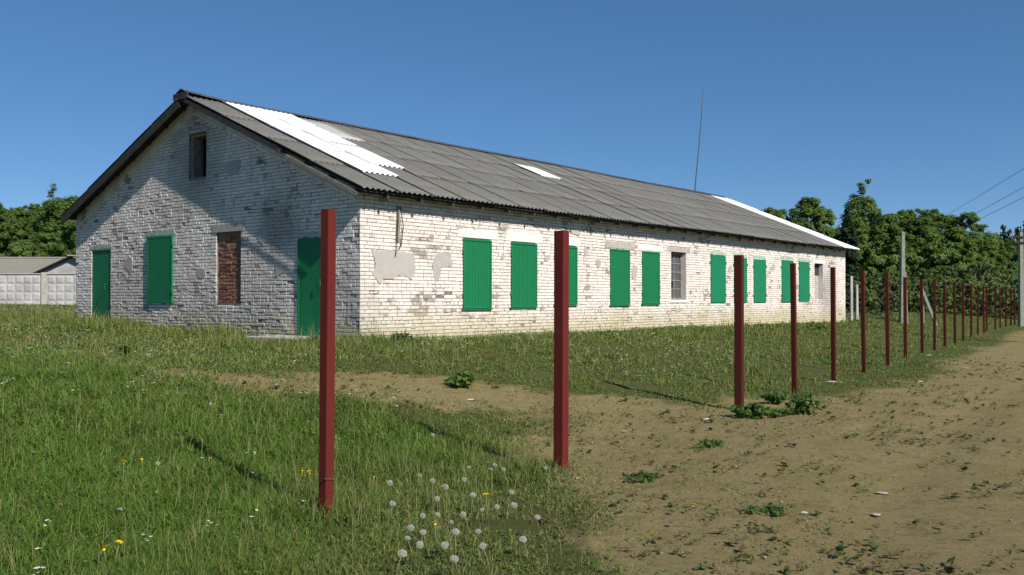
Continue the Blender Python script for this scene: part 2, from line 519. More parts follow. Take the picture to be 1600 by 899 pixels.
def wall_core(name, openings, s_end, top, brk, depth, thick, mp):
    """the wall with its openings cut out, mortar face set back by depth"""
    mb = MB(); z0 = .25
    ss = sorted({0.0, s_end, *brk, *[o[0] for o in openings], *[o[1] for o in openings]})
    for a, b in zip(ss[:-1], ss[1:]):
        mid = (a + b) / 2
        cuts = sorted([(o[2], o[3]) for o in openings if o[0] < mid < o[1]])
        z = z0
        for lo, hi in cuts:
            if lo > z:
                for n in (-depth, -depth - thick): mb.face([mp(a, n, z), mp(b, n, z), mp(b, n, lo), mp(a, n, lo)])
            z = hi
        for n in (-depth, -depth - thick): mb.face([mp(a, n, z), mp(b, n, z), mp(b, n, top(b)), mp(a, n, top(a))])
        mb.face([mp(a, -depth, top(a)), mp(b, -depth, top(b)), mp(b, -depth - thick, top(b)), mp(a, -depth - thick, top(a))])
    n0, n1 = -depth, -depth - thick
    for a, b, lo, hi in openings:
        for p, q in (((a, lo), (a, hi)), ((b, lo), (b, hi)), ((a, lo), (b, lo)), ((a, hi), (b, hi))):
            mb.face([mp(p[0], n0, p[1]), mp(q[0], n0, q[1]), mp(q[0], n1, q[1]), mp(p[0], n1, p[1])])
    return mb
mpL = lambda s, n, z: (s, -n, z)
mpG = lambda s, n, z: (-n, s, z)
DEP = .015
wallL = wall_core('wall', long_open, LEN, long_top, [], DEP, .36, mpL).build('wall', M['mortar'], barn)
wallG = wall_core('gable_wall', gable_open, WID, gable_top, [HW], DEP, .36, mpG).build('gable_wall', M['mortar'], barn)
wb = MB()
wb.face([(LEN - .01, 0.02, .25), (LEN - .01, WID, .25), (LEN - .01, WID, roof_z(WID) - .1), (LEN - .01, HW, RZ - .12), (LEN - .01, .02, roof_z(0) - .1)])
wb.face([(0.02, WID - .01, .25), (LEN, WID - .01, .25), (LEN, WID - .01, roof_z(WID) - .1), (0.02, WID - .01, roof_z(WID) - .1)])
rear = wb.build('rear_wall', M['brick'], barn)
tag(wallL, 'sunlit whitewashed brick wall facing the fence'); tag(wallG, 'shaded gable wall of worn whitewashed brick')

CH = .077
def lay(openings, s_end, zlo, top, seed):
    """courses of stretchers and headers with cut pieces at the openings: list of s0, s1, z, full"""
    r = random.Random(seed); out = []
    k = 0; z = zlo
    ztop = max(top(0), top(s_end), top(s_end / 2))
    while z + .066 < ztop:
        # where the course runs under the roof slope
        lo, hi = 0.0, s_end
        zz = z + .066
        if top(0) < zz: 
            lo = (zz + TOPK - EZ) / SL - EO; hi = s_end - lo
        if hi - lo < .1: break
        segs = [(lo, hi)]
        for a, b, c, d in openings:
            if c < z + .05 and d > z + .02:
                nxt = []
                for p, q in segs:
                    if b <= p or a >= q: nxt.append((p, q)); continue
                    if a > p: nxt.append((p, a))
                    if b < q: nxt.append((b, q))
                segs = nxt
        header = (k % 5 == 3)
        for p, q in segs:
            s = p; first = True
            while s < q - .02:
                w = .12 if (header and r.random() < .8) or (not header and r.random() < .14) else .25
                if first:
                    w = (.25, .12)[k % 2] if not header else .12
                    if r.random() < .15: w = .19
                    first = False
                e = s + w
                if q - e < .06: e = q
                e = min(e, q)
                out.append((s + .001, e - .001 if e == q else e, z, abs((e - s) - .25) < .004 or abs((e - s) - .12) < .004))
                s = e + .0105
        k += 1; z += CH
    return out

def brick_verts(w, r, rough=1.0, h=.0655):
    """front bevelled unevenly; x along the wall, -y outwards, z up; origin at lower left of the face"""
    j = lambda a: r.uniform(-a, a) * rough
    c = .005 + abs(j(.005))
    f = [(c + abs(j(.006)), j(.0025), c + j(.004)), (w - c - abs(j(.006)), j(.0025), c + j(.004)), (w - c - abs(j(.006)), j(.0025), h - c + j(.004)), (c + abs(j(.006)), j(.0025), h - c + j(.004))]
    m = [(j(.002), .006, j(.002)), (w + j(.002), .006, j(.002)), (w + j(.002), .006, h + j(.002)), (j(.002), .006, h + j(.002))]
    b = [(0, .03, 0), (w, .03, 0), (w, .03, h), (0, .03, h)]
    return f + m + b
BF = [(0, 1, 2, 3)] + [(i, (i + 1) % 4, 4 + (i + 1) % 4, 4 + i)[::-1] for i in range(4)] + [(4 + i, 4 + (i + 1) % 4, 8 + (i + 1) % 4, 8 + i)[::-1] for i in range(4)]

bricks = []
for s0, s1, z, full in lay(long_open, LEN, .44, long_top, 3): bricks.append(('L', s0, s1, z, full))
for s0, s1, z, full in lay(gable_open, WID, .44, gable_top, 5): bricks.append(('G', s0, s1, z, full))
camp = Vector((0, 0, 1.57))
def score(b):
    k, s0, s1, z, full = b
    if z < GZ + .02 or not full: return 0
    s = (s0 + s1) / 2
    p = BW(s, 0, z) if k == 'L' else BW(0, s, z)
    nrm = Vector((UY, -UX, 0)) if k == 'L' else Vector((-UX, -UY, 0))
    if k == 'L' and (.25 < s < 1.6 and 1.98 < z < 2.6 or 2 < s < 2.75 and 1.9 < z < 2.65): return 0
    d = camp - p
    return (s1 - s0) * abs(d.normalized().dot(nrm)) / d.length_squared
order = sorted(range(len(bricks)), key=lambda i: -score(bricks[i]))
single = set(order[:298])
rb = random.Random(17)
stretch_me = []; header_me = []
for kind, w, lst in (('s', .25, stretch_me), ('h', .12, header_me)):
    for i in range(9):
        mb = MB(); mb.v = brick_verts(w, rb); mb.f = list(BF)
        lst.append(mb.mesh('brick', M['brick']))
rest = {'L': MB(), 'G': MB()}
for i, (k, s0, s1, z, full) in enumerate(bricks):
    w = s1 - s0
    low = max(0, 1 - (z - GZ) / 1.1)
    # spalled bricks sit back, more of them near the foot and on the gable
    rec = abs(rb.gauss(0, .0022))
    pr = .05 + .22 * low
    if fbm(s0 * .9 + (40 if k == 'G' else 0), z * 1.6, 31) > .56: pr += .3
    if rb.random() < pr: rec = rb.uniform(.004, .014)
    out = rb.uniform(-.003, .002)
    if i in single:
        me = rb.choice(stretch_me if w > .2 else header_me)
        o = bpy.data.objects.new('brick', me)
        if k == 'L':
            o.location = (s0, rec + out, z); o.rotation_euler = (0, 0, rb.uniform(-.006, .006)); link(o, wallL)
        else:
            o.location = (rec + out, s1, z); o.rotation_euler = (0, 0, -math.pi / 2 + rb.uniform(-.006, .006)); link(o, wallG)
        continue
    mb = rest[k]; base = len(mb.v)
    for x, y, zz in brick_verts(w, rb, 1.0 + .9 * low + (.15 if k == 'G' else .25)):
        y += rec + out
        mb.v.append((s0 + x, y, z + zz) if k == 'L' else (y, s0 + x, z + zz))
    mb.f += [tuple(base + q for q in f) for f in BF]
tag(rest['L'].build('bricks', M['brick'], wallL), kind='stuff')
tag(rest['G'].build('bricks', M['brick'], wallG), kind='stuff')

# cornice band of brick that follows both slopes of the gable
for side in (0, 1):
    mb = MB(); r = random.Random(61 + side)
    for row in range(4):
        q = .10 + row * .078
        s = .15
        while s < HW * SLN - .1:
            w = .25 if r.random() > .2 else .12
            e = min(s + w, HW * SLN - .02)
            def P(a, off, n):
                v = a / SLN; z = roof_z(v) - off * SLN
                if side: v = WID - v
                return (-n, v, z)
            pj = .045 if row < 3 else .03
            pj += r.uniform(-.003, .003)
            ring = lambda n, c: [P(s + c, q + .067 - c, n), P(e - c, q + .067 - c, n), P(e - c, q + c, n), P(s + c, q + c, n)]
            base = len(mb.v); mb.v += ring(pj, .006) + ring(pj - .007, 0) + ring(-.01, 0)
            mb.f += [tuple(base + t for t in f) for f in BF]
            s = e + .011
    tag(mb.build('cornice_bricks', M['brick'], wallG), kind='stuff')

# ---- shutters and doors
def frame_border(mb, s0, s1, z0, z1, w, n0, n1, mp):
    for a, b, c, d in ((s0, s1, z0, z0 + w), (s0, s1, z1 - w, z1), (s0, s0 + w, z0 + w, z1 - w), (s1 - w, s1, z0 + w, z1 - w)):
        pts = [mp(a, n0, c), mp(b, n0, c), mp(b, n0, d), mp(a, n0, d), mp(a, n1, c), mp(b, n1, c), mp(b, n1, d), mp(a, n1, d)]
        mb.hexa(pts)

def ribbed_shutter(i, s0, s1, z0, z1):
    mb = MB(); pitch = .1; prof = []
    s = s0 + .035
    while s < s1 - .035:
        for ds, n in ((0, .022), (.052, .022), (.06, .008), (.092, .008)):
            if s + ds < s1 - .035: prof.append((s + ds, n))
        s += pitch
    prof.append((s1 - .035, prof[-1][1]))
    for (a, na), (b, nb) in zip(prof[:-1], prof[1:]):
        mb.face([(a, -na, z0 + .03), (b, -nb, z0 + .03), (b, -nb, z1 - .03), (a, -na, z1 - .03)])
    sh = mb.build('shutter', M['green'], barn)
    f = MB(); frame_border(f, s0, s1, z0, z1, .045, -.03, .034, mpL)
    f.build('shutter_frame', M['green'], sh, bevel=.004)
    b = MB(); b.box(s0 - .05, s1 + .01, -.05, .02, z0 - .03, z0 - .006)
    b.build('drip_strip', M['green'], sh)
    h = MB()
    for zz in (z0 + .3, z1 - .3): h.tube([(s0 - .008, -.02, zz - .06), (s0 - .008, -.02, zz + .06)], .011, 8)
    h.build('hinge', M['green'], sh, True)
    return sh
for i, a in enumerate(LONG_SH[:5]): ribbed_shutter(i, *a)

def flat_leaf(name, s0, s1, z0, z1, mp, mat, n=.03, hinges='both', lip=.035):
    mb = MB()
    # a slightly dished steel sheet
    ns, nz = 6, 10
    r = random.Random(int(s0 * 100))
    g = [[(s0 + .01 + (s1 - s0 - .02) * i / ns, n + r.uniform(-.003, .003) - .006 * math.sin(math.pi * i / ns) * math.sin(math.pi * k / nz), z0 + .01 + (z1 - z0 - .02) * k / nz) for i in range(ns + 1)] for k in range(nz + 1)]
    for k in range(nz):
        for i in range(ns):
            mb.face([mp(*g[k][i]), mp(*g[k][i + 1]), mp(*g[k + 1][i + 1]), mp(*g[k + 1][i])])
    o = mb.build(name, mat, barn, True)
    f = MB(); frame_border(f, s0, s1, z0, z1, lip, -.03, n + .006, mp)
    f.build(name + '_frame', mat, o, bevel=.004)
    for sx in ((s0 - .035, s1 + .035) if hinges == 'both' else (s0 - .02,)):
        for zz in (z0 + .25, z1 - .25):
            h = MB()
            h.tube([mp(sx, n + .004, zz - .05), mp(sx, n + .004, zz + .05)], .013, 8)
            c = sx + (.03 if sx < s0 else -.03)
            h.hexa([mp(min(sx, c) - .02, n - .02, zz - .02), mp(max(sx, c) + .02, n - .02, zz - .02), mp(max(sx, c) + .02, n - .02, zz + .02), mp(min(sx, c) - .02, n - .02, zz + .02),
                    mp(min(sx, c) - .02, n + .012, zz - .02), mp(max(sx, c) + .02, n + .012, zz - .02), mp(max(sx, c) + .02, n + .012, zz + .02), mp(min(sx, c) - .02, n + .012, zz + .02)])
            h.build('hinge', mat, o)
    return o
for a in LONG_SH[5:]: flat_leaf('shutter', *a, mpL, M['green_flat'])
sg = flat_leaf('shutter', *G_SH, mpG, M['green'], n=.035, hinges='one', lip=.05)
dl = flat_leaf('door', *G_LD, mpG, M['green'], n=-.03, hinges='one', lip=.05)
dr = flat_leaf('door', *G_RD, mpG, M['green'], n=.02, hinges='one', lip=.05)
for d, s in ((dl, G_LD[0] + .14), (dr, G_RD[0] + .14)):
    h = MB(); n0 = .05
    h.tube([mpG(s, n0 - .06, 1.85), mpG(s, n0 + .03, 1.85), mpG(s, n0 + .03, 1.99), mpG(s, n0 - .06, 1.99)], .009, 8)
    h.build('handle', M['green'], d, True)
tag(dl, 'narrow green steel door at the far end of the gable'); tag(dr, 'green steel door beside the near corner with a concrete step')

# red brick infill
nb = MB(); nb.hexa([mpG(*p) for p in [(G_RED[0], -.06, G_RED[2]), (G_RED[1], -.06, G_RED[2]), (G_RED[1], -.2, G_RED[2]), (G_RED[0], -.2, G_RED[2]), (G_RED[0], -.06, G_RED[3]), (G_RED[1], -.06, G_RED[3]), (G_RED[1], -.2, G_RED[3]), (G_RED[0], -.2, G_RED[3])]])
infill = nb.build('bricked_up_window', simple('infill_mortar', (.30, .24, .19), .95, .4, 12, .5), barn)
tag(infill, 'window opening closed with rough red brick')
rme = []
for w in (.25, .12):
    for i in range(6):
        mb = MB(); mb.v = brick_verts(w, rb, 2.4, .068); mb.f = list(BF); rme.append((w, mb.mesh('red_brick', M['red_brick'])))
z = G_RED[2] + .006; k = 0
while z + .07 < G_RED[3]:
    s = G_RED[0] + .008; first = True
    while s < G_RED[1] - .06:
        w = .12 if (first and k % 2) or s + .25 > G_RED[1] - .004 else .25
        if s + w > G_RED[1] - .004: break
        me = rb.choice([m for ww, m in rme if ww == w])
        o = bpy.data.objects.new('red_brick', me)
        o.location = (.045 + rb.uniform(-.008, .010), s + w, z + rb.uniform(-.002, .002)); o.rotation_euler = (0, 0, -math.pi / 2 + rb.uniform(-.02, .02))
        link(o, infill); s += w + .012; first = False
    k += 1; z += .0815

# attic opening
ab = MB()
for s in (G_ATT[1] - .045, G_ATT[0] + .045): ab.hexa([mpG(*p) for p in [(s - .04, -.06, G_ATT[2]), (s + .04, -.06, G_ATT[2]), (s + .04, -.34, G_ATT[2]), (s - .04, -.34, G_ATT[2]), (s - .04, -.06, G_ATT[3]), (s + .04, -.06, G_ATT[3]), (s + .04, -.34, G_ATT[3]), (s - .04, -.34, G_ATT[3])]])
ab.hexa([mpG(*p) for p in [(G_ATT[0] + .09, -.065, G_ATT[3] - .07), (G_ATT[1] - .09, -.065, G_ATT[3] - .07), (G_ATT[1] - .09, -.335, G_ATT[3] - .07), (G_ATT[0] + .09, -.335, G_ATT[3] - .07), (G_ATT[0] + .09, -.065, G_ATT[3] - .004), (G_ATT[1] - .09, -.065, G_ATT[3] - .004), (G_ATT[1] - .09, -.335, G_ATT[3] - .004), (G_ATT[0] + .09, -.335, G_ATT[3] - .004)]])
af = ab.build('attic_window_frame', M['wood'], barn)
tag(af, 'bare wooden frame of the empty attic window')
ah = MB(); ah.hexa([mpG(*p) for p in [(5.25, .03, 5.565), (6.32, .03, 5.565), (6.32, -.03, 5.565), (5.25, -.03, 5.565), (5.25, .03, 5.64), (6.32, .03, 5.66), (6.32, -.03, 5.66), (5.25, -.03, 5.64)]])
ah.build('lintel', M['lintel_grey'], barn, bevel=.01)

# glazed window on the long wall
a, b, c, d = LONG_WIN
wf = MB(); frame_border(wf, a + .005, b - .005, c + .005, d - .005, .06, -.24, -.17, mpL)
win = wf.build('window', M['wood'], barn)
gl = MB()
for i in range(2):
    for k in range(5):
        x0 = a + .07 + i * (b - a - .14) / 2 + .015; x1 = a + .07 + (i + 1) * (b - a - .14) / 2 - .015
        y0 = c + .07 + k * (d - c - .14) / 5 + .012; y1 = c + .07 + (k + 1) * (d - c - .14) / 5 - .012
        if (i, k) == (0, 1): continue
        g = MB(); g.box(x0 - .01, x1 + .01, .203 + .002 * ((i + k) % 2), .207 + .002 * ((i + k) % 2), y0 - .01, y1 + .01); g.build('pane', M['glass'], win)
mu = MB()
mu.box((a + b) / 2 - .02, (a + b) / 2 + .02, .18, .23, c + .065, d - .065)
for k in range(1, 5):
    zz = c + .07 + k * (d - c - .14) / 5
    mu.box(a + .065, (a + b) / 2 - .022, .185, .225, zz - .015, zz + .015); mu.box((a + b) / 2 + .022, b - .065, .185, .225, zz - .015, zz + .015)
mu.build('glazing_bars', M['wood'], win)
def lin(s0, s1, z0, z1, mat, mp=mpL, n=.012):
    l = MB(); l.hexa([mp(*p) for p in [(s0, n, z0), (s1, n, z0), (s1, -.02, z0), (s0, -.02, z0), (s0, n, z1), (s1, n, z1), (s1, -.02, z1), (s0, -.02, z1)]])
    return l.build('lintel', mat, barn, bevel=.006)
reveal = MB()
for s in (a, b): reveal.box(s - (0 if s == a else .012), s + (.012 if s == a else 0), .012, .165, c + .004, d - .004)
reveal.build('window_reveal', M['lintel'], win)
lin(a - .08, b + .08, c - .09, c - .004, M['lintel'], n=.02).name = 'window_sill'
# boarded niche at the far end
a, b, c, d = LONG_NICHE
nm = MB(); nm.box(a + .004, b - .004, .2, .26, c + .004, c + .95)
ni = nm.build('niche_panel', M['lintel_grey'], barn)
nb2 = MB(); nb2.box(a + .004, b - .004, .21, .25, c + .955, d - .004); nb2.build('board', M['wood_dark'], ni)
nr = MB(); nr.box(b - .014, b, .012, .19, c + .006, d - .006); nr.build('plastered_reveal', M['lintel'], ni)

lin(2.92, 4.3, 2.975, 3.16, M['lintel']); lin(4.62, 6.05, 2.975, 3.21, M['lintel']); lin(6.4, 7.75, 2.98, 3.17, M['lintel'])
lin(8.95, 10.5, 3.005, 3.19, M['lintel_grey']); lin(10.7, 12.1, 3.01, 3.17, M['lintel']); lin(12.4, 13.85, 3.035, 3.2, M['lintel_grey'])

lin(24.3, 25.65, 3.04, 3.2, M['lintel'])
lin(G_RED[0] - .15, G_RED[1] + .15, G_RED[3] + .01, G_RED[3] + .20, M['lintel_grey'], mpG)

# plaster left on the brick
def patch(pts, mat, seed, n=.012, mp=mpL):
    r = random.Random(seed); ring = []
    for i, (s, z) in enumerate(pts):
        s2, z2 = pts[(i + 1) % len(pts)]
        L = math.hypot(s2 - s, z2 - z); k = max(1, int(L / .05))
        for j in range(k):
            t = j / k
            ring.append((s + (s2 - s) * t + r.uniform(-.022, .022), z + (z2 - z) * t + r.uniform(-.022, .022)))
    mb = MB()
    f = [mp(s, n, z) for s, z in ring]; bk = [mp(s, -.012, z) for s, z in ring]
    L = len(ring); mb.v = f + bk
    mb.f.append(tuple(range(L)))
    for i in range(L): mb.f.append((i, (i + 1) % L, L + (i + 1) % L, L + i))
    return mb.build('plaster_patch', mat, barn)
patch([(.32, 2.57), (.8, 2.60), (1.5, 2.55), (1.56, 2.2), (1.45, 2.0), (1.2, 2.08), (1.0, 2.05), (.85, 1.98), (.62, 2.0), (.55, 1.88), (.45, 1.95), (.33, 2.1), (.42, 2.3)], M['combed'], 1)
patch([(2.2, 2.55), (2.45, 2.64), (2.68, 2.58), (2.7, 2.32), (2.35, 2.25), (2.28, 1.98), (2.16, 1.95), (2.1, 2.2), (2.05, 2.32)], M['plaster'], 2)
for i, (s, z, w, h) in enumerate([(2.95, 3.2, .25, .13), (4.55, 3.3, .42, .11), (4.5, 2.6, .18, .2), (6.25, 2.62, .3, .22), (6.5, 3.08, .16, .13), (8.0, 2.85, .2, .36), (8.6, 2.55, .25, .25), (10.5, 2.35, .36, .5), (10.4, 3.2, .3, .16), (14.3, 3.1, .4, .12), (16.7, 2.6, .3, .35), (20.3, 2.75, .45, .3), (13.1, 1.25, .5, .16), (3.4, 1.2, .3, .1), (11.9, 3.15, .15, .2), (7.5, 3.32, .5, .12), (1.5, .98, .22, .1)]):
    r = random.Random(100 + i)
    patch([(s + math.cos(t) * w / 2 * r.uniform(.65, 1.15), z + math.sin(t) * h / 2 * r.uniform(.65, 1.15)) for t in [k * .785 for k in range(8)]], M['plaster'], 40 + i, .010)
for i, (s, z, w, h) in enumerate([(5.6, 2.2, .5, .3), (3.2, 3.0, .5, .45), (8.9, 2.5, .5, .35), (2.6, 2.2, .4, .3), (6.6, 5.6, .6, .3), (4.3, 4.6, .7, .4)]):
    r = random.Random(200 + i)
    patch([(s + math.cos(t) * w / 2 * r.uniform(.65, 1.15), z + math.sin(t) * h / 2 * r.uniform(.65, 1.15)) for t in [k * .785 for k in range(8)]], M['plaster'], 70 + i, .008, mpG)

# green overspray above and round the painted leaves
for i, (q, mp_) in enumerate([(a, mpL) for a in LONG_SH[5:]] + [(G_SH, mpG), (G_LD, mpG), (G_RD, mpG)]):
    s0, s1, z0, z1 = q
    patch([(s0 - .08, z1 + .03), (s0 - .04, z1 + .12), ((s0 + s1) / 2, z1 + .15), (s1 + .05, z1 + .11), (s1 + .09, z1 + .03), ((s0 + s1) / 2, z1 + .02)], M['lintel_green'], 300 + i, .006, mp_).name = 'paint_overspray'

# conduit and loose cables under the eave
cd = MB(); cd.box(.99, 1.05, -.06, .0, 2.78, 3.50); con = cd.build('conduit', M['wood'], barn, bevel=.008)
cb = MB(); cb.tube([(1.07, -.04, 3.52), (1.10, -.06, 3.3), (1.14, -.06, 3.1), (1.12, -.05, 2.9), (1.11, -.04, 2.72), (1.05, -.03, 2.62)], .011, 6)
cb.tube([(1.0, -.05, 3.5), (.985, -.07, 3.2), (.97, -.05, 2.9), (.96, -.04, 2.6), (.94, -.03, 2.45)], .008, 6)
cb.build('cable', M['cable'], con, True)

# ---- the roof
roof = MB()
for s in (0, 1):                                            # boarding under the sheets
    v0, v1 = (-EO + .06, HW) if s == 0 else (WID + .12, HW)
    p = lambda u, v, dz: (u, v, roof_z(v) + dz)
    roof.hexa([p(-VO + .05, v0, -.085), p(LEN + .3, v0, -.085), p(LEN + .3, v1, -.085), p(-VO + .05, v1, -.085), p(-VO + .05, v0, -.055), p(LEN + .3, v0, -.055), p(LEN + .3, v1, -.055), p(-VO + .05, v1, -.055)])
roof_o = roof.build('roof', M['wood_dark'], barn)
tag(roof_o, 'grey corrugated roof patched with white sheets')

def sheet_mesh(length, waves=7.5, pitch=.15, amp=.021, th=.007, warp=0.0, seed=0, segs=6):
    n = int(waves * segs); r = random.Random(seed)
    mb = MB(); rows = 4
    jag = [r.uniform(-.006, .006) for _ in range(n + 1)]
    for lay in (0, -th):
        for k in range(rows + 1):
            for i in range(n + 1):
                x = i * pitch / segs
                y = length * k / rows + (jag[i] if k == 0 else 0)
                z = amp * math.cos(2 * math.pi * x / pitch) + lay + warp * math.sin(math.pi * k / rows) + (1 - k / rows) * .008
                mb.v.append((x, y, z))
    W = n + 1; T = W * (rows + 1)
    for k in range(rows):
        for i in range(n):
            a = k * W + i
            mb.f.append((a, a + 1, a + 1 + W, a + W)); mb.f.append((T + a, T + a + W, T + a + W + 1, T + a + 1))
    for i in range(n):
        mb.f.append((i, T + i, T + i + 1, i + 1)); a = rows * W + i; mb.f.append((a, a + 1, T + a + 1, T + a))
    for k in range(rows):
        a = k * W; mb.f.append((a, a + W, T + a + W, T + a)); a += n; mb.f.append((a, T + a, T + a + W, a + W))
    return mb
SLOPE = (HW + EO) * SLN
def mkset(mat, L):
    return [sheet_mesh(L, warp=w, seed=i).mesh('roof_sheet', mat, True) for i, w in enumerate((0, .004, -.003, .007))]
sets = {k: {L: mkset(M[k], L) for L in (1.83, 1.30)} for k in ('slate', 'slate_white', 'slate_pale')}
rs = random.Random(23)
NC = 29; CW = (LEN + VO + .42) / NC
for side in (0, 1):
    smax = SLOPE if side == 0 else SLOPE - .30 * SLN
    for c in range(NC):
        u0 = -VO + c * CW
        starts = [0.0, 1.70, 3.40, 5.10]
        kinds = ['slate'] * 4
        if side == 0 and c == 1: starts = [0.0, 1.22, 2.92, 4.62, 5.60]; kinds = ['slate'] + ['slate_white'] * 4
        if side == 0 and c == 2: starts = [0.0, .70, 2.12, 3.90, 5.58]; kinds = ['slate', 'slate'] + ['slate_white'] * 3
        if side == 0 and c == 3: kinds = ['slate', 'slate', 'slate_pale' , 'slate_pale']; starts = [0.0, 1.7, 3.3, 4.75]
        if side == 0 and c == 3: kinds[2] = 'slate'
        if side == 0 and c == 11: starts = [0, 1.7, 3.4, 4.25, 5.1]; kinds = ['slate', 'slate', 'slate', 'slate_white', 'slate']
        if side == 0 and c >= NC - 2: kinds = ['slate_white'] * 4
        for k, (s0, kd) in enumerate(zip(starts, kinds)):
            L = 1.83 if s0 + 1.83 <= smax + .10 else 1.30
            if L == 1.30: s0 = min(s0, smax - 1.27)
            if side == 0 and c == 11 and k == 3: L = 1.30
            lift = .010 * (k == -1) + .003 * (k % 2) + rs.uniform(0, .003)
            if kd == 'slate_white' and c < 20: lift += .03
            me = rs.choice(sets[kd][L])
            o = bpy.data.objects.new('roof_sheet', me)
            s0 += rs.uniform(-.015, .015) - (.02 if k == 0 else 0)
            if side == 0:
                v = -EO + s0 / SLN
                base = Vector((u0, v, EZ + SL * (v + EO)))
                ex = Vector((1, 0, 0)); ey = Vector((0, 1 / SLN, SL / SLN))
            else:
                v = WID + EO - (s0 + .30 * SLN) / SLN
                base = Vector((u0 + CW + .12, v, EZ + SL * (WID + EO - v)))
                ex = Vector((-1, 0, 0)); ey = Vector((0, -1 / SLN, SL / SLN))
            ez = ex.cross(ey)
            base = base + ez * (lift + .012 * math.sin(u0 * .55) + (.002 if c % 2 else 0))
            tw = rs.uniform(-.004, .004)
            Rm = Matrix((ex, ey, ez)).transposed().to_4x4()
            o.matrix_local = Matrix.Translation(base) @ Rm @ Matrix.Rotation(tw, 4, 'Z')
            link(o, roof_o)
# ridge caps
cap = MB()
for a, za in ((-.22, -.22 * SL), ):
    th = .012
    for sg in (-1, 1):
        cap.hexa([(0, 0, 0), (1.35, 0, 0), (1.35, sg * .2, -.2 * SL), (0, sg * .2, -.2 * SL), (0, 0, th), (1.35, 0, th), (1.35, sg * .2, th - .2 * SL), (0, sg * .2, th - .2 * SL)])
cap_me = cap.mesh('ridge_cap', M['ridge'])
for k in range(22):
    o = bpy.data.objects.new('ridge_cap', cap_me)
    o.location = (-.38 + k * 1.30, HW, RZ + .052 + .012 * math.sin(k * .71) + (.07 if k == 0 else 0)); o.rotation_euler = (rs.uniform(-.02, .02), rs.uniform(-.005, .005) + (.05 if k == 0 else 0), 0)
    link(o, roof_o)
# verge: purlin ends, boards
for side in (0, 1):
    for s in np.arange(.25, SLOPE - .3, .85):
        v = -EO + s / SLN
        if side: v = WID + EO - s / SLN - .3
        mb = MB(); zz = roof_z(v) - .125
        mb.box(-VO + .06, .0, v - .035, v + .035, zz - .035, zz + .035)
        mb.build('purlin', M['wood_dark'], roof_o)
vb = MB()
pz = lambda v, dz: (-VO + .02, v, roof_z(v) + dz)
vb.beam(pz(2.2, -.10), pz(HW - .1, -.10), .025, .10)
vb.build('verge_board', M['wood_dark'], roof_o)
vb = MB(); vb.beam((-VO - .01, -.32, roof_z(-.32) - .17), (-VO - .01, 1.9, roof_z(1.9) - .16), .025, .07); vb.build('verge_board', M['wood'], roof_o)
vb = MB(); vb.beam(pz(HW + .1, -.16), pz(WID + .1, -.16), .03, .20); vb.build('verge_board', M['wood_dark'], roof_o)
vb = MB(); vb.beam((-VO + .01, HW - .28, RZ - .05), (-VO + .01, HW + .32, RZ - .05), .03, .16); vb.build('verge_board', M['wood_dark'], roof_o)
# eave plate and rafter ends
eb = MB(); eb.box(-VO + .1, LEN + .25, -.30, -.26, roof_z(-.28) - .155, roof_z(-.28) - .09); eb.build('eave_board', M['wood_dark'], roof_o)
for k in range(29):
    mb = MB(); u = .4 + k * .97
    mb.hexa([(u, -.36, roof_z(-.36) - .2), (u + .06, -.36, roof_z(-.36) - .2), (u + .06, .06, roof_z(.06) - .2), (u, .06, roof_z(.06) - .2), (u, -.36, roof_z(-.36) - .087), (u + .06, -.36, roof_z(-.36) - .087), (u + .06, .06, roof_z(.06) - .087), (u, .06, roof_z(.06) - .087)])
    mb.build('rafter_end', M['wood_dark'], roof_o)

# antenna mast
an = MB(); p0 = BW(25.93, HW + .25, 5.9)
an.tube([p0, p0 + Vector((.02, 0, .9)), p0 + Vector((.19, 0, 2.6)), p0 + Vector((.33, 0, 4.3)), p0 + Vector((.40, 0, 5.45))], [.03, .028, .024, .02, .013], 8)
tag(an.build('antenna_mast', simple('grey_steel', (.08, .10, .13), .5, .2), None, True), 'thin bare antenna mast leaning above the barn ridge', 'antenna')

# concrete step at the near door
stp = MB()
sx = [BW(u, v, 0) for u, v in ((-.95, .85), (-.04, .85), (-.04, 2.5), (-.95, 2.5))]
stp.hexa([(p.x, p.y, .45) for p in sx] + [(p.x, p.y, .80) for p in sx])
tag(stp.build('door_step', M['concrete'], None, bevel=.02), 'low pale concrete step before the near green door', 'step')

# ------------------------------------------------------------------ red fence posts
def post_mesh(w, h, buried, seed, mat='red_oxide'):
    r = random.Random(seed); mb = MB(); t = .004; a = w / 2; c = .006
    ring = lambda s, z: [(-s + c, -s, z), (s - c, -s, z), (s, -s + c, z), (s, s - c, z), (s - c, s, z), (-s + c, s, z), (-s, s - c, z), (-s, -s + c, z)]
    ins = lambda z: [(-a + t, -a + t, z), (a - t, -a + t, z), (a - t, a - t, z), (-a + t, a - t, z)]
    zs = [-buried, .4, 1.0, 1.6, h]
    for k, z in enumerate(zs): mb.v += [(x + r.uniform(-.001, .001), y + r.uniform(-.001, .001), zz) for x, y, zz in ring(a, z)]
    for k in range(len(zs) - 1):
        for j in range(8): mb.f.append((k * 8 + j, k * 8 + (j + 1) % 8, k * 8 + 8 + (j + 1) % 8, k * 8 + 8 + j))
    b = len(mb.v); mb.v += ins(h) + ins(h - .5)
    top = (len(zs) - 1) * 8
    for j in range(4):
        o1 = top + 2 * j; o2 = top + (2 * j + 1) % 8; o3 = top + (2 * j + 2) % 8
        j2 = (j + 1) % 4
        mb.f.append((o1, o2, b + j2, b + j)); mb.f.append((o2, o3, b + j2))
        mb.f.append((b + j, b + j2, b + 4 + j2, b + 4 + j))
    mb.f.append((b + 4, b + 5, b + 6, b + 7))
    return mb.mesh('fence_post', M[mat])
FZ = math.atan2(.844, .536)
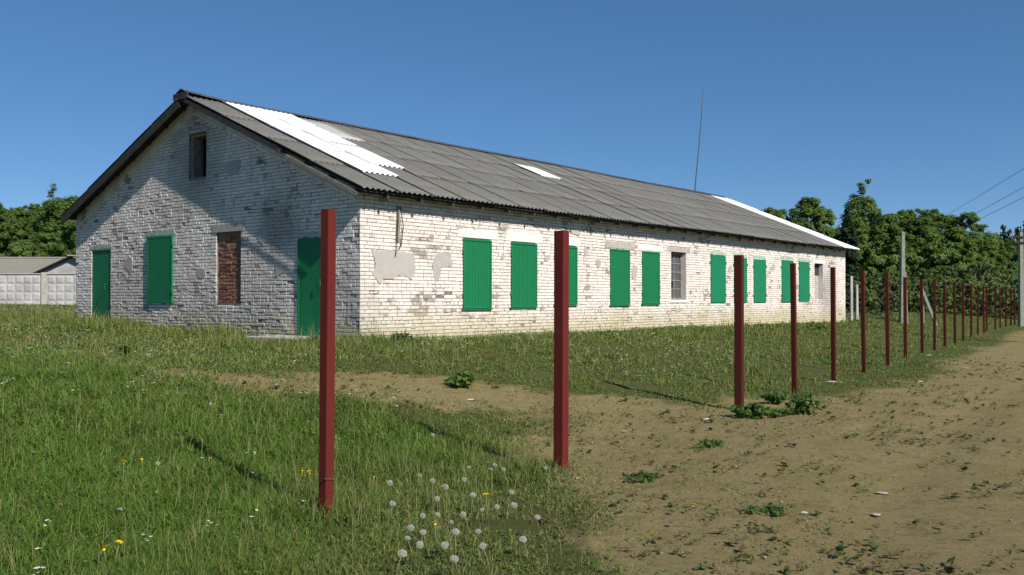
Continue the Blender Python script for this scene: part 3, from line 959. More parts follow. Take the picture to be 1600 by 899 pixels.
slim = [post_mesh(.08, 2.2, .5, i, 'red_oxide' if i == 0 else 'red_old') for i in range(4)]
thick = [post_mesh(.105, 2.2, .5, 9), post_mesh(.112, 2.2, .5, 10, 'red_old')]
def place_post(name, me, x, y, label, grp, lean=(0, 0), dz=0):
    o = bpy.data.objects.new(name, me); o.location = (x, y, gzf(x, y) * .35 + dz)
    o.rotation_euler = (lean[0], lean[1], FZ + random.uniform(-.06, .06))
    link(o); tag(o, label, 'post', grp); return o
p1 = place_post('fence_post', slim[0], -1.31, 6.53, 'slim red steel post standing in lush grass, nearest of the row', 'red fence posts', (0, .008))
wt = MB(); wt.tube([(.042, -.02, .30), (.047, .0, .295), (.06, .03, .31), (.10, .03, .26)], .006, 6); wt.tube([(-.06, -.043, .31), (0, -.045, .30), (.045, -.044, .29), (.08, -.05, .34)], .005, 6)
wt.build('wire_tie', M['rust'], p1, True)
place_post('gate_post', thick[0], .45, 8.51, 'thick red gate post with tall grass at its foot', 'red gate posts', (0, .006))
place_post('gate_post', thick[1], 3.24, 13.2, 'thick red gate post beside a low leafy weed', 'red gate posts', (0, .004))
posts = [(4.72, 15.45), (6.12, 17.6), (7.51, 19.74), (8.95, 22.03), (10.4, 24.45), (11.84, 26.69), (13.12, 28.72), (14.42, 30.8), (15.8, 32.98), (17.28, 35.42), (18.85, 37.95), (20.3, 40.3), (21.75, 42.6), (22.85, 44.5), (24.67, 47.2), (26.4, 50.0), (28.1, 52.6), (29.3, 54.3), (30.4, 55.9), (31.6, 57.5), (33.0, 59.6), (34.4, 61.8)]
ORD = 'first second third fourth fifth sixth seventh eighth ninth tenth eleventh twelfth thirteenth fourteenth fifteenth sixteenth seventeenth eighteenth nineteenth twentieth twenty-first twenty-second'.split()
for i, (x, y) in enumerate(posts):
    place_post('fence_post', slim[1 + i % 3], x, y, 'slim red steel fence post, %s one beyond the gate opening' % ORD[i], 'red fence posts', (random.uniform(-.012, .012), random.uniform(-.012, .012)), random.uniform(-.05, .02))

# ------------------------------------------------------------------ poles and wires
def pole(name, x, y, z1, w0, w1, label, mat, lean=(0, 0), cat='pole'):
    z0 = gzf(x, y) - .4; mb = MB()
    a, b = w0 / 2, w1 / 2
    mb.hexa([(x - a, y - a, z0), (x + a, y - a, z0), (x + a, y + a, z0), (x - a, y + a, z0), (x + lean[0] - b, y + lean[1] - b, z1), (x + lean[0] + b, y + lean[1] - b, z1), (x + lean[0] + b, y + lean[1] + b, z1), (x + lean[0] - b, y + lean[1] + b, z1)])
    root = empty(name, (0, 0, 0))
    root.location = (0, 0, 0)
    mb.build('shaft', mat, root, bevel=.02)
    tag(root, label, cat); return root
pa = pole('concrete_pole', 19.0, 45.0, 4.84, .27, .15, 'tapered concrete pole with a bracing leg before the wood', M['concrete_pole'], (.04, 0))
mb = MB(); mb.beam((19.32, 45.3, .2), (19.12, 45.05, 2.9), .15, .15, (0, 1, 0)); mb.build('bracing_leg', M['concrete_pole'], pa)
pb = pole('concrete_pole', 20.9, 47.0, 2.0, .11, .10, 'short thin concrete post with a slanting brace among the far fence posts', M['concrete_pole'])
mb = MB(); mb.beam((21.55, 46.9, gzf(21.5, 47) - .1), (20.75, 46.9, 2.2), .13, .13, (0, 1, 0)); mb.build('brace', M['concrete_pole'], pb)
pole('concrete_post', 15.35, 41.8, 2.62, .13, .11, 'taller of two pale posts by the far barn corner', M['fence_white'], cat='post')
pole('concrete_post', 15.9, 42.6, 2.25, .12, .10, 'shorter of two pale posts by the far barn corner', M['fence_white'], cat='post')
pr = pole('utility_pole', 29.75, 54.0, 5.5, .28, .2, 'concrete utility pole with double crossarm where the fence ends', M['concrete_pole'])
for zz, L in ((5.22, .62), (4.90, .5)):
    mb = MB(); mb.box(29.75 - L, 29.75 + L, 53.8, 53.88, zz - .04, zz + .04); ca = mb.build('crossarm', M['wood_dark'], pr)
    for sx in (-L + .08, L - .08):
        mb = MB(); mb.tube([(29.75 + sx, 53.84, zz + .03), (29.75 + sx, 53.84, zz + .12), (29.75 + sx, 53.84, zz + .2)], [.02, .045, .03], 8); mb.build('insulator', M['fence_white'], ca)
mb = MB(); mb.tube([(29.75, 54, 5.45), (29.75, 54, 5.85)], .03, 8); mb.build('spike', M['wood_dark'], pr)
# line of wires crossing the upper right, between a pole right of the frame and one in the wood
np_, fp_ = Vector((22.5, 30, 0)), Vector((48.8, 110, 0))
pn = pole('utility_pole', np_.x, np_.y, 9.9, .3, .2, 'tall concrete utility pole on the far side of the road', M['concrete_pole'])
pf = pole('utility_pole', fp_.x, fp_.y, 10.2, .3, .2, 'utility pole hidden deep in the wood', M['concrete_pole'])
for k, (z0, z1, dx) in enumerate(((9.45, 9.85, 0), (8.55, 8.45, .1), (7.95, 7.95, .2))):
    mb = MB(); pts = []
    for i in range(25):
        t = i / 24; p = np_.lerp(fp_, t)
        pts.append((p.x + dx, p.y, z0 + (z1 - z0) * t - 4 * .10 * t * (1 - t)))
    mb.tube(pts, .016, 5)
    tag(mb.build('power_line', M['wire'], None, True), '%s of the three dark wires crossing the sky at the right' % ('topmost', 'middle one', 'lowest')[k], 'wire', 'overhead wires')

# ------------------------------------------------------------------ concrete fence and sheds on the left
def panel_mesh():
    mb = MB(); W, H = 3.86, 1.95
    mb.box(0, W, .0, .1, -.9, H)
    nxp, nzp = 8, 4
    for i in range(nxp):
        for k in range(nzp):
            x0 = .06 + i * (W - .12) / nxp; x1 = x0 + (W - .12) / nxp - .035
            z1 = H - .08 - k * .46; z0 = z1 - .425
            m = .09
            base = len(mb.v)
            mb.v += [(x0, 0, z0), (x1, 0, z0), (x1, 0, z1), (x0, 0, z1), (x0 + m, -.03, z0 + m), (x1 - m, -.03, z0 + m), (x1 - m, -.03, z1 - m), (x0 + m, -.03, z1 - m)]
            for f in ((4, 5, 6, 7), (0, 1, 5, 4), (1, 2, 6, 5), (2, 3, 7, 6), (3, 0, 4, 7)): mb.f.append(tuple(base + q for q in f))
    return mb.mesh('fence_panel', M['fence_white'])
cf = empty('concrete_fence', (-25.3, 50, 1.0))
tag(cf, 'whitewashed concrete panel fence with square relief behind the barn', 'fence')
pm = panel_mesh()
TOPZ = 2.93
pmb = MB(); pmb.box(-.11, .11, -.12, .14, -1.0, TOPZ - .0 + .10 - 1.0); pst = pmb.mesh('fence_pillar', M['concrete'])
cmb = MB(); cmb.box(-.02, 3.9, -.06, .16, 0, .05); cpm = cmb.mesh('coping', M['concrete'])
for k in range(-6, 5):
    o = bpy.data.objects.new('fence_panel', pm); o.location = (.11 + k * 4.08, 0, TOPZ - 1.95 - 1.0); link(o, cf)
    o = bpy.data.objects.new('pillar', pst); o.location = (k * 4.08, 0, 0); link(o, cf)
    o = bpy.data.objects.new('coping', cpm); o.location = (.12 + k * 4.08, 0, TOPZ - 1.0 + .002); link(o, cf)

M['slate_shed'] = slate('shed_slate', (.19, .18, .155), (.23, .22, .19), (.20, .185, .14))
def shed(name, label, x0, x1, y0, y1, zw, zr, axis_x, wallmat):
    root = empty(name, ((x0 + x1) / 2, (y0 + y1) / 2, gzf((x0 + x1) / 2, (y0 + y1) / 2)))
    root.location = (0, 0, 0)
    w = MB(); xm, ym = (x0 + x1) / 2, (y0 + y1) / 2; zb = .6
    if axis_x:
        w.face([(x0, y0, zb), (x1, y0, zb), (x1, y0, zw), (x0, y0, zw)]); w.face([(x0, y1, zb), (x1, y1, zb), (x1, y1, zw), (x0, y1, zw)])
        for x in (x0, x1): w.face([(x, y0, zb), (x, y1, zb), (x, y1, zw), (x, ym, zr - .06), (x, y0, zw)])
    else:
        w.face([(x0, y0, zb), (x0, y1, zb), (x0, y1, zw), (x0, y0, zw)]); w.face([(x1, y0, zb), (x1, y1, zb), (x1, y1, zw), (x1, y0, zw)])
        for y in (y0, y1): w.face([(x0, y, zb), (x1, y, zb), (x1, y, zw), (xm, y, zr - .06), (x0, y, zw)])
    w.build('wall', wallmat, root)
    # corrugated slopes
    for sd in (-1, 1):
        mb = MB(); n = int((x1 - x0 if axis_x else y1 - y0) / .075); ov = .35
        run = ((y1 - y0) if axis_x else (x1 - x0)) / 2; sl = (zr - zw) / run
        L = (x1 - x0 if axis_x else y1 - y0) + .8
        for k in range(n + 1):
            a = -L / 2 + L * k / n; wv = .02 * math.cos(k * math.pi / 1.0)
            for q in (0, run + ov):
                if axis_x: mb.v.append((xm + a, ym + sd * q, zr - sl * q + wv + .03))
                else: mb.v.append((xm + sd * q, ym + a, zr - sl * q + wv + .03))
        for k in range(n): mb.f.append((2 * k, 2 * k + 1, 2 * k + 3, 2 * k + 2))
        mb.build('roof_slope', M['slate_shed'], root)
    rc = MB()
    if axis_x: rc.beam((x0 - .4, ym, zr + .06), (x1 + .4, ym, zr + .06), .3, .05)
    else: rc.beam((xm, y0 - .4, zr + .06), (xm, y1 + .4, zr + .06), .3, .05)
    rc.build('ridge_cap', M['slate_pale'], root)
    tag(root, label, 'shed')
shed('low_shed', 'long low shed with a grey slate roof behind the concrete fence', -62, -19.0, 56.5, 66.5, 2.75, 4.30, True, M['concrete'])
shed('small_shed', 'small gabled shed with pale wall between fence and long shed', -27.0, -22.6, 52.2, 55.4, 2.95, 3.98, False, M['fence_white'])

# ------------------------------------------------------------------ trees
def leaf_quads(cent, nrm, size, r, aspect=1.6):
    """one bent leaf spray: numpy arrays of centres -> verts (n,4,3)"""
    n = len(cent)
    t = r.normal(size=(n, 3)); t -= nrm * (t * nrm).sum(1, keepdims=True); t /= np.linalg.norm(t, axis=1, keepdims=True)
    b = np.cross(nrm, t)
    s = size[:, None] * .5
    return np.stack([cent - t * s * aspect, cent + b * s - nrm * s * .2, cent + t * s * aspect, cent - b * s - nrm * s * .2], 1)

def tree_meshes(seed, h, w, kind='broad', leaves=8000, low=.06, leaf=.20, mat='leaf'):
    r = np.random.default_rng(seed); trunk = MB()
    if kind == 'spruce':
        trunk.tube([(0, 0, -.3), (0, 0, h * .5), (0, 0, h * .98)], [.16, .09, .015], 7)
        cen = []; nr = []
        levels = int(h / .33)
        for k in range(levels):
            z = h * (.05 + .95 * k / levels); rad = w * (1 - k / levels) ** .85 + .08
            nb_ = max(5, int(14 * (1 - k / levels)) + 4)
            for j in range(nb_):
                a = r.uniform(0, 6.283); L = rad * r.uniform(.7, 1.12)
                m = max(4, int(L * 24))
                q = np.sqrt(r.random(m)) * L
                side = r.normal(0, .10 + .06 * L, m)
                cen.append(np.stack([np.cos(a) * q - np.sin(a) * side, np.sin(a) * q + np.cos(a) * side, z - .22 * q + .10 * q ** 2 / max(L, .3) + r.normal(0, .13, m)], 1))
                nr.append(np.stack([np.cos(a) * .5 + r.normal(0, .35, m), np.sin(a) * .5 + r.normal(0, .35, m), np.ones(m)], 1))
        cen = np.concatenate(cen); nr = np.concatenate(nr); size = r.uniform(.14, .30, len(cen)) * (leaf / .2)
    else:
        top = h; cz0 = h * low
        trunk.tube([(0, 0, -.3), (.05, .02, h * .25), (-.06, .05, h * .55), (.03, 0, h * .85)], [.16 * h / 9, .13 * h / 9, .08 * h / 9, .02], 8)
        nc = 96 if kind == 'broad' else 78
        cl = []
        while len(cl) < nc:
            u = r.random() ** .8; z = cz0 + (top - cz0) * u
            prof = (math.sin(math.pi * min(1, .16 + .80 * u ** (.85 if kind == 'broad' else 1.2)))) ** .7
            a = r.uniform(0, 6.283); q = w * prof * math.sqrt(r.uniform(.12, 1.0)) * r.uniform(.8, 1.1)
            cr = r.uniform(.34, .66) * (.75 + .25 * prof) * h / 9
            cl.append((math.cos(a) * q, math.sin(a) * q, z, cr))
        if kind == 'open':
            for k in range(9):
                cl.append((r.normal(0, .28), r.normal(0, .28), h * (.86 + .035 * k), .36))
        for k in range(0, len(cl), 3):
            x, y, z, cr = cl[k]; z0 = max(.4, z - .35 * math.hypot(x, y) - .5)
            trunk.tube([(0, 0, z0), (x * .5, y * .5, z0 + (z - z0) * .6), (x, y, z)], [.05, .03, .01], 5)
        per = leaves // len(cl); cen = []; nr = []
        for x, y, z, cr in cl:
            m = int(per * r.uniform(.6, 1.4) * (cr / .48) ** 1.5) + 10
            d = r.normal(size=(m, 3)); d /= np.linalg.norm(d, axis=1, keepdims=True)
            rad = cr * r.random(m) ** .45 * r.uniform(.75, 1.15, m)
            p = np.array([x, y, z]) + d * rad[:, None] * np.array([1.1, 1.1, .8])
            p[:, 2] = np.maximum(p[:, 2], .05)
            cen.append(p); ax = np.array([x, y, (z - h * .45) * .8]); ax /= max(np.linalg.norm(ax), .3)
            nr.append(d * .8 + ax * 1.0 + r.normal(0, .36, (m, 3)) + np.array([0, 0, .25]))
        cen = np.concatenate(cen); nr = np.concatenate(nr); size = r.uniform(.55, 1.25, len(cen)) * leaf
    nr /= np.linalg.norm(nr, axis=1, keepdims=True)
    q = leaf_quads(cen, nr, size, r)
    n = len(q)
    me = np_mesh('crown', q.reshape(-1, 3), np.arange(n * 4), np.full(n, 4), M[mat])
    return trunk.mesh('trunk', M['bark'], True), me
TREES = {
    'a': tree_meshes(1, 9.2, 2.9, 'broad', 13500, .05, .17, 'leaf'),
    'b': tree_meshes(2, 8.6, 2.6, 'broad', 13000, .05, .17, 'leaf_light'),
    'c': tree_meshes(3, 9.6, 2.2, 'tall', 11000, .08, .18, 'leaf_light'),
    'd': tree_meshes(4, 9.6, 1.9, 'open', 6500, .08, .17, 'leaf'),
    'e': tree_meshes(5, 8.8, 3.2, 'broad', 14500, .04, .17, 'leaf'),
    's': tree_meshes(6, 10.0, 1.7, 'spruce', 0, 0, .22, 'spruce'),
    'w': tree_meshes(7, 3.4, 2.0, 'broad', 5000, .02, .13, 'leaf_grey'),
    'u': tree_meshes(8, 2.8, 1.7, 'broad', 4500, .02, .13, 'leaf'),
}
rt = random.Random(5)
def put_tree(k, x, y, sc, label, grp, name='leafy_tree', cat='tree', sz=1.0):
    z = gzf(x, y)
    root = empty(name, (x, y, z - .05), rt.uniform(0, 6.28)); root.scale = (sc * rt.uniform(.92, 1.08), sc * rt.uniform(.92, 1.08), sc * sz)
    t, c = TREES[k]
    link(bpy.data.objects.new('trunk', t), root); link(bpy.data.objects.new('crown', c), root)
    tag(root, label, cat, grp)
WORDS = 'one two three four five six seven eight nine ten eleven twelve thirteen fourteen fifteen sixteen seventeen eighteen nineteen twenty'.split()
CNT = {True: 0, False: 0}
def at(px, y): return (px - 800) / 1444 * y
for px, y, k, sc in [
    # back row: px seen, distance, kind, scale
    (1205, 84, 'b', 1.02), (1232, 86, 'a', 1.0), (1262, 83, 'c', 1.02), (1285, 86, 'b', 1.06), (1306, 88, 'b', .86),
    (1352, 86, 'a', .95), (1372, 88, 'c', .92), (1402, 86, 'e', 1.02), (1430, 88, 'a', 1.04), (1455, 86, 'e', 1.03), (1480, 88, 'b', 1.02), (1508, 86, 'e', 1.0), (1530, 88, 'a', .90), (1556, 92, 'b', .80), (1580, 96, 'a', .82), (1604, 95, 'b', .84),
    (1640, 92, 'e', .95), (1680, 90, 'a', 1.0), (1730, 92, 'b', 1.0),
    # front row
    (1318, 72, 'e', .70), (1335, 70, 'b', .80), (1362, 71, 'a', .86), (1388, 70, 'b', .84), (1412, 73, 'e', .80), (1440, 72, 'b', .84), (1466, 74, 'a', .78), (1492, 73, 'b', .76), (1520, 76, 'e', .70), (1546, 77, 'b', .66), (1572, 79, 'a', .66), (1600, 80, 'b', .68), (1635, 78, 'a', .75), (1680, 78, 'e', .8), (1745, 76, 'b', .8),
    (1180, 70, 'a', .8), (1250, 74, 'e', .8), (1290, 74, 'b', .75)]:
    front = y < 81
    CNT[front] += 1
    put_tree(k, at(px, y), y, sc, ('leafy tree in the %s row of the wood, number %s counted from the barn' % ('front' if front else 'back', WORDS[CNT[front] - 1])) if 1300 < px < 1612 else ('leafy tree showing over the far end of the barn roof' if px < 1300 else 'leafy tree of the wood beyond the right edge of the road'), 'trees of the wood right of the barn')
put_tree('d', at(1346, 76), 76, .98, 'tallest airy tree rising above the wood beside the dark spruce', None)
for px, y, sc in ((1326, 68, .80), (1366, 80, .93), (1568, 112, 1.02), (1590, 108, .98), (1603, 110, 1.08), (1578, 116, 1.0)):
    put_tree('s', at(px, y), y, sc, ('dark spruce nearest the barn end' if px < 1340 else 'dark spruce tip just right of the tallest airy tree') if px < 1400 else 'dark spruce at the right end of the wood', 'spruces of the wood near the barn' if px < 1400 else 'spruces at the right edge', 'spruce_tree')
for px, y, k, sc in [(1356, 63, 'u', .9), (1378, 62, 'w', .8), (1400, 63, 'u', .9), (1424, 64, 'u', .9), (1448, 64, 'w', .9), (1470, 65, 'u', 1.0), (1492, 66, 'w', 1.0), (1512, 66, 'u', 1.0), (1534, 68, 'w', 1.15), (1552, 69, 'u', 1.0), (1570, 70, 'w', 1.1), (1592, 71, 'u', 1.1), (1615, 70, 'w', 1.1), (1338, 60, 'u', .9)]:
    put_tree(k, at(px, y), y, sc, 'silvery green bush along the edge of the wood' if k == 'w' else 'dark green bush along the edge of the wood', 'silvery bushes at the wood edge' if k == 'w' else 'green bushes at the wood edge', 'bush', 'bush')
LW = 'leafy tree on the slope behind the long shed'
for i in range(34):
    px = -190 + i * 10.4; row = i % 3
    y = (84, 93, 103)[row] + rt.uniform(-3, 3)
    sc = (.78, .94, 1.02)[row] * rt.uniform(.93, 1.06)
    put_tree(rt.choice('abceae'), at(px, y), y, sc, LW, 'trees on the left slope')
put_tree('d', at(80, 84), 84, .90, 'slender airy tree standing out before the left slope', None)
for i in range(20):
    x = -22 + i * 3.1 + rt.uniform(-1, 1); y = 92 + rt.uniform(-5, 8)
    if x > 22: break
    put_tree(rt.choice('abce'), x, y, rt.uniform(.62, .74), 'leafy tree hidden behind the barn', 'trees behind the barn')
# a tree close behind the barn, only its twigs reach past the left verge
put_tree('d', -14.0, 36.0, .655, 'sparse tree whose twigs peep over the left roof edge', None)

# ------------------------------------------------------------------ grass
def wall_dist(x, y):
    dx = x - O.x; dy = y - O.y
    u = dx * UX + dy * UY; v = -dx * UY + dy * UX
    ou = np.maximum(np.maximum(-u, u - LEN), 0); ov = np.maximum(np.maximum(-v, v - WID), 0)
    inside = (u > -.02) & (u < LEN) & (v > -.02) & (v < WID)
    return np.where(inside, -1.0, np.hypot(ou, ov)), u, v

def grass_field():
    pts = []
    # distance band, blades per square metre; denser where blades are near
    for r0, r1, dens, half in ((2.6, 6, 9500, .72), (6, 9, 6200, .66), (9, 13, 3300, .65), (13, 19, 1500, .63), (19, 30, 480, .62), (30, 50, 130, .60), (50, 95, 30, .60)):
        n = int(half * (r1 * r1 - r0 * r0) * dens)
        rr = np.sqrt(rng.random(n) * (r1 * r1 - r0 * r0) + r0 * r0); a = (rng.random(n) * 2 - 1) * half
        pts.append(np.stack([rr * np.sin(a), rr * np.cos(a), rr], 1))
    P = np.concatenate(pts); x, y, rr = P.T
    wd, u, v = wall_dist(x, y)
    t, d = fence_td(x, y)
    bare = bareness(x, y)
    clump = fbm(x * 1.7, y * 1.7, 41)
    fine = vnoise(x * 7, y * 7, 77)
    lush = sstep(.0, 1.6, d + 1.6 - .35 * np.maximum(t, 0)) * sstep(5.5, 2.0, t - .8 * (d < 0))       # deep grass by the near post and left
    left = sstep(-1.0, -2.6, x) * sstep(14, 9, y)
    lush = np.clip(np.maximum(lush, left), 0, 1)
    wallg = sstep(3.4, .6, wd) * sstep(-.2, .0, wd)
    gab = sstep(.5, -.3, u) * sstep(4.5, 1.0, wd)
    keep = (1 - bare) ** 1.3 * (.30 + .70 * np.maximum.reduce([lush, wallg, gab, .55 + .45 * sstep(16, 24, y)])) * sstep(.22, .52, clump + .25 * np.maximum(lush, wallg))
    foot = np.exp(-((x + 1.42) ** 2 + (y - 6.42) ** 2) / .10) + np.exp(-((x - .2) ** 2 + (y - 8.4) ** 2) / .12) + .5 * np.exp(-((x + .35) ** 2 + (y - 7.9) ** 2) / .25) + .6 * np.exp(-((x - 2.9) ** 2 + (y - 13.3) ** 2) / .15)
    keep = np.maximum(keep, np.clip(foot, 0, 1) * .9)
    keep = keep * (.55 + .45 * fine) + .06 * sstep(.40, .60, clump) * (d > -3.0)
    ok = (rng.random(len(x)) < keep) & (wd > .02)
    # keep blades off the step
    ok &= ~((u > -1.0) & (u < 0.02) & (v > .8) & (v < 2.55))
    x, y, rr, lush, wallg, gab, clump, bare, t, d, wd, foot = [q[ok] for q in (x, y, rr, lush, wallg, gab, clump, bare, t, d, wd, foot)]
    n = len(x)
    h = .045 + .075 * lush + .045 * wallg + .17 * gab * sstep(.42, .6, fbm(x * .6, y * .6, 8))
    h += .11 * foot + .06 * sstep(12, 16, y) * sstep(.45, .62, fbm(x * .9, y * .9, 19)) * (d > .3)
    h *= (.45 + .9 * clump) * rng.uniform(.55, 1.35, n) * (1 - .6 * bare)
    stalk = rng.random(n) < (.006 + .03 * sstep(12, 18, y) * (d > -.5) + .012 * np.maximum(wallg, gab) + .005 * lush + .03 * foot + .02 * np.exp(-((x + .3) ** 2 + (y - 6.8) ** 2) / 1.6))
    h = np.where(stalk, h * 1.5 + .09, h)
    w = np.maximum(.0036, .00082 * rr) * rng.uniform(.6, 1.5, n) * np.where(stalk, .55, 1)
    z = gz(x, y) - .012
    a = rng.random(n) * 6.283; b = rng.random(n) * 6.283
    bend = rng.uniform(.2, 1.15, n) * np.where(stalk, .35, 1)
    wx, wy = np.cos(a) * w / 2, np.sin(a) * w / 2
    lx, ly = np.cos(b) * h * bend, np.sin(b) * h * bend
    hz = h * np.sqrt(np.clip(1 - (bend * .78) ** 2, .2, 1))
    V = np.empty((n, 5, 3), np.float32)
    V[:, 0] = np.stack([x - wx, y - wy, z], 1); V[:, 1] = np.stack([x + wx, y + wy, z], 1)
    V[:, 2] = np.stack([x + wx * .8 + lx * .35, y + wy * .8 + ly * .35, z + hz * .6], 1); V[:, 3] = np.stack([x - wx * .8 + lx * .35, y - wy * .8 + ly * .35, z + hz * .6], 1)
    V[:, 4] = np.stack([x + lx, y + ly, z + hz], 1)
    F = np.array([0, 1, 2, 3, 3, 2, 4])[None] + (np.arange(n) * 5)[:, None]
    sizes = np.tile([4, 3], n)
    # colour belongs to the blade: fresh, yellowish, dry
    g1 = np.array([.056, .135, .014]); g2 = np.array([.135, .215, .032]); g3 = np.array([.18, .185, .05]); dry = np.array([.36, .30, .14])
    k = rng.random(n)[:, None]; c = g1 * (1 - k) + g2 * k
    yel = np.clip(sstep(.35, .75, fbm(x * .8, y * .8, 55)) * .8 * (1 - .75 * lush) + .12 + .25 * wallg, 0, 1)[:, None] * rng.random(n)[:, None]
    c = c * (1 - yel) + g3 * yel
    c = c * (.72 + .62 * fbm(x * 2.6, y * 2.6, 73))[:, None] * rng.uniform(.8, 1.3, n)[:, None]
    isdry = (rng.random(n) < (.07 + .25 * (1 - lush) * (1 - wallg) + .35 * bare + .30 * np.exp(-((x + .2) ** 2 + (y - 6.7) ** 2) / 1.1))) | stalk
    c = np.where(isdry[:, None], c * .3 + dry * .7, c)
    colr = np.repeat(c[:, None, :], 5, 1).reshape(-1, 3)
    # low broad leaves (clover, plantain) between the blades
    m = n // 5; pick = rng.choice(n, m, replace=False)
    ls = np.clip(.010 + .0011 * rr[pick], .012, .05) * rng.uniform(.6, 1.7, m)
    lc = np.stack([x[pick] + rng.normal(0, .03, m), y[pick] + rng.normal(0, .03, m), z[pick] + .012 + h[pick] * rng.uniform(.15, .6, m)], 1)
    ln = np.stack([rng.normal(0, .45, m), rng.normal(0, .45, m), np.ones(m)], 1); ln /= np.linalg.norm(ln, axis=1, keepdims=True)
    LQ = leaf_quads(lc, ln, ls, rng, 1.15)
    lcol = np.array([.075, .15, .03]) * rng.uniform(.65, 1.5, (m, 1)) + np.array([.05, .03, .01]) * rng.random((m, 1))
    V = np.concatenate([V.reshape(-1, 3), LQ.reshape(-1, 3)]); F = np.concatenate([F.ravel(), np.arange(m * 4) + n * 5])
    sizes = np.concatenate([sizes, np.full(m, 4)]); colr = np.concatenate([colr, np.repeat(lcol, 4, 0)])
    me = np_mesh('grass', V, F, sizes, M['grass'], colr)
    o = link(bpy.data.objects.new('grass', me))
    tag(o, 'mown and rough green grass around the barn and posts', 'grass', kind='stuff')
    return n
NG = grass_field()
print('blades', NG)

# small flat weeds in the trodden soil
def soil_weeds():
    n0 = 15000
    rr = 4 + 24 * rng.random(n0) ** 1.3; a = (rng.random(n0) * 2 - 1) * .66
    x = rr * np.sin(a); y = rr * np.cos(a)
    b = bareness(x, y); t, d = fence_td(x, y); wd, u, v = wall_dist(x, y)
    ok = (b > .25) & (fbm(x * 1.1, y * 1.1, 63) + .22 * (rng.random(n0) - .5) > .47 + .12 * sstep(-2.5, -4.5, d)) & (wd > .1) & (d > -6.5)
    x, y, rr = x[ok], y[ok], rr[ok]
    Q = []; C = []
    for i in range(len(x)):
        m = rng.integers(3, 10); s = (.006 + .022 * rng.random() ** 2.5) * (1 + .03 * rr[i])
        aa = rng.random(m) * 6.283; q = rng.uniform(0, .02 + .07 * rng.random() ** 2, m)
        px = x[i] + np.cos(aa) * q; py = y[i] + np.sin(aa) * q
        cen = np.stack([px, py, gz(px, py) + rng.uniform(.004, .03, m)], 1)
        nr = np.stack([rng.normal(0, .35, m), rng.normal(0, .35, m), np.ones(m)], 1); nr /= np.linalg.norm(nr, axis=1, keepdims=True)
        Q.append(leaf_quads(cen, nr, np.full(m, s) * rng.uniform(.6, 1.3, m), rng, 1.8))
        base = np.array([.075, .11, .028]) if rng.random() < .55 else np.array([.18, .14, .065])
        C.append(np.repeat(base[None] * rng.uniform(.7, 1.3, (m, 1)), 4, 0))
    Q = np.concatenate(Q); C = np.concatenate(C)
    me = np_mesh('ground_weeds', Q.reshape(-1, 3), np.arange(len(Q) * 4), np.full(len(Q), 4), M['grass'], C)
    tag(link(bpy.data.objects.new('ground_weeds', me)), 'tiny flat weeds and dead leaves in the trodden soil', 'weeds', kind='stuff')
soil_weeds()

def gravel():
    n = 5200
    rr = np.sqrt(rng.random(n) * (24 ** 2 - 4 ** 2) + 16); a = (rng.random(n) * 2 - 1) * .66
    x = rr * np.sin(a); y = rr * np.cos(a)
    ok = bareness(x, y) > .5; x, y, rr = x[ok], y[ok], rr[ok]; n = len(x)
    s = np.exp(rng.normal(math.log(.006), .5, n)); s = np.clip(s, .003, .028)
    oc = np.array([(1, 0, 0), (0, 1, 0), (-1, 0, 0), (0, -1, 0), (0, 0, .7), (0, 0, -.7)], float)
    V = oc[None] * s[:, None, None] * rng.uniform(.6, 1.3, (n, 6, 3)); V += np.stack([x, y, gz(x, y) + s * .2], 1)[:, None]
    f = np.array([(0, 1, 4), (1, 2, 4), (2, 3, 4), (3, 0, 4), (1, 0, 5), (2, 1, 5), (3, 2, 5), (0, 3, 5)])
    F = f[None] + (np.arange(n) * 6)[:, None, None]
    k = rng.random((n, 1)) ** 2; C = np.repeat(np.array([[.17, .135, .085]]) * (1 - k) + np.array([[.42, .39, .33]]) * k, 6, 0)
    me = np_mesh('gravel', V.reshape(-1, 3), F.ravel(), np.full(n * 8, 3), colmat('gravel_stone', 0, .95), C)
    tag(link(bpy.data.objects.new('gravel', me)), 'fine gravel and clods scattered over the dirt road', 'gravel', kind='stuff')
gravel()

# white umbel flowers sprinkled through the grass, beyond counting
def white_flowers():
    V = []; F = []; S = []; 
    n0 = 5200
    rr = np.sqrt(rng.random(n0) * (24 ** 2 - 5 ** 2) + 25); a = (rng.random(n0) * 2 - 1) * .6
    x = rr * np.sin(a); y = rr * np.cos(a)
    wd, u, v = wall_dist(x, y); t, d = fence_td(x, y)
    dens = np.where((x < -1.2) & (d > 0), .42, 0) * sstep(.42, .6, fbm(x * .9, y * .9, 91)) + np.where((wd < 6) & (d > 1.5) & (u > -1), .55, 0) * sstep(.40, .6, fbm(x * .8, y * .8, 92))
    ok = (rng.random(n0) < dens) & (bareness(x, y) < .3) & (wd > .3)
    base = 0
    for xi, yi, ri in zip(x[ok], y[ok], rr[ok]):
        h = rng.uniform(.07, .17); z = gzf(xi, yi) + h
        for k in range(rng.integers(2, 5)):
            ox, oy, oz = rng.normal(0, .02), rng.normal(0, .02), rng.normal(0, .012); s = rng.uniform(.007, .017) * (1 + ri * .025)
            for j in range(5):
                an_ = j * 1.2566
                V.append((xi + ox + math.cos(an_) * s, yi + oy + math.sin(an_) * s, z + oz + rng.uniform(-.004, .004)))
            F += list(range(base, base + 5)); S.append(5); base += 5
    me = np_mesh('white_flowers', V, F, S, M['petal_white'])
    tag(link(bpy.data.objects.new('white_flowers', me)), 'small white flowers sprinkled through the grass', 'flowers', kind='stuff')
white_flowers()

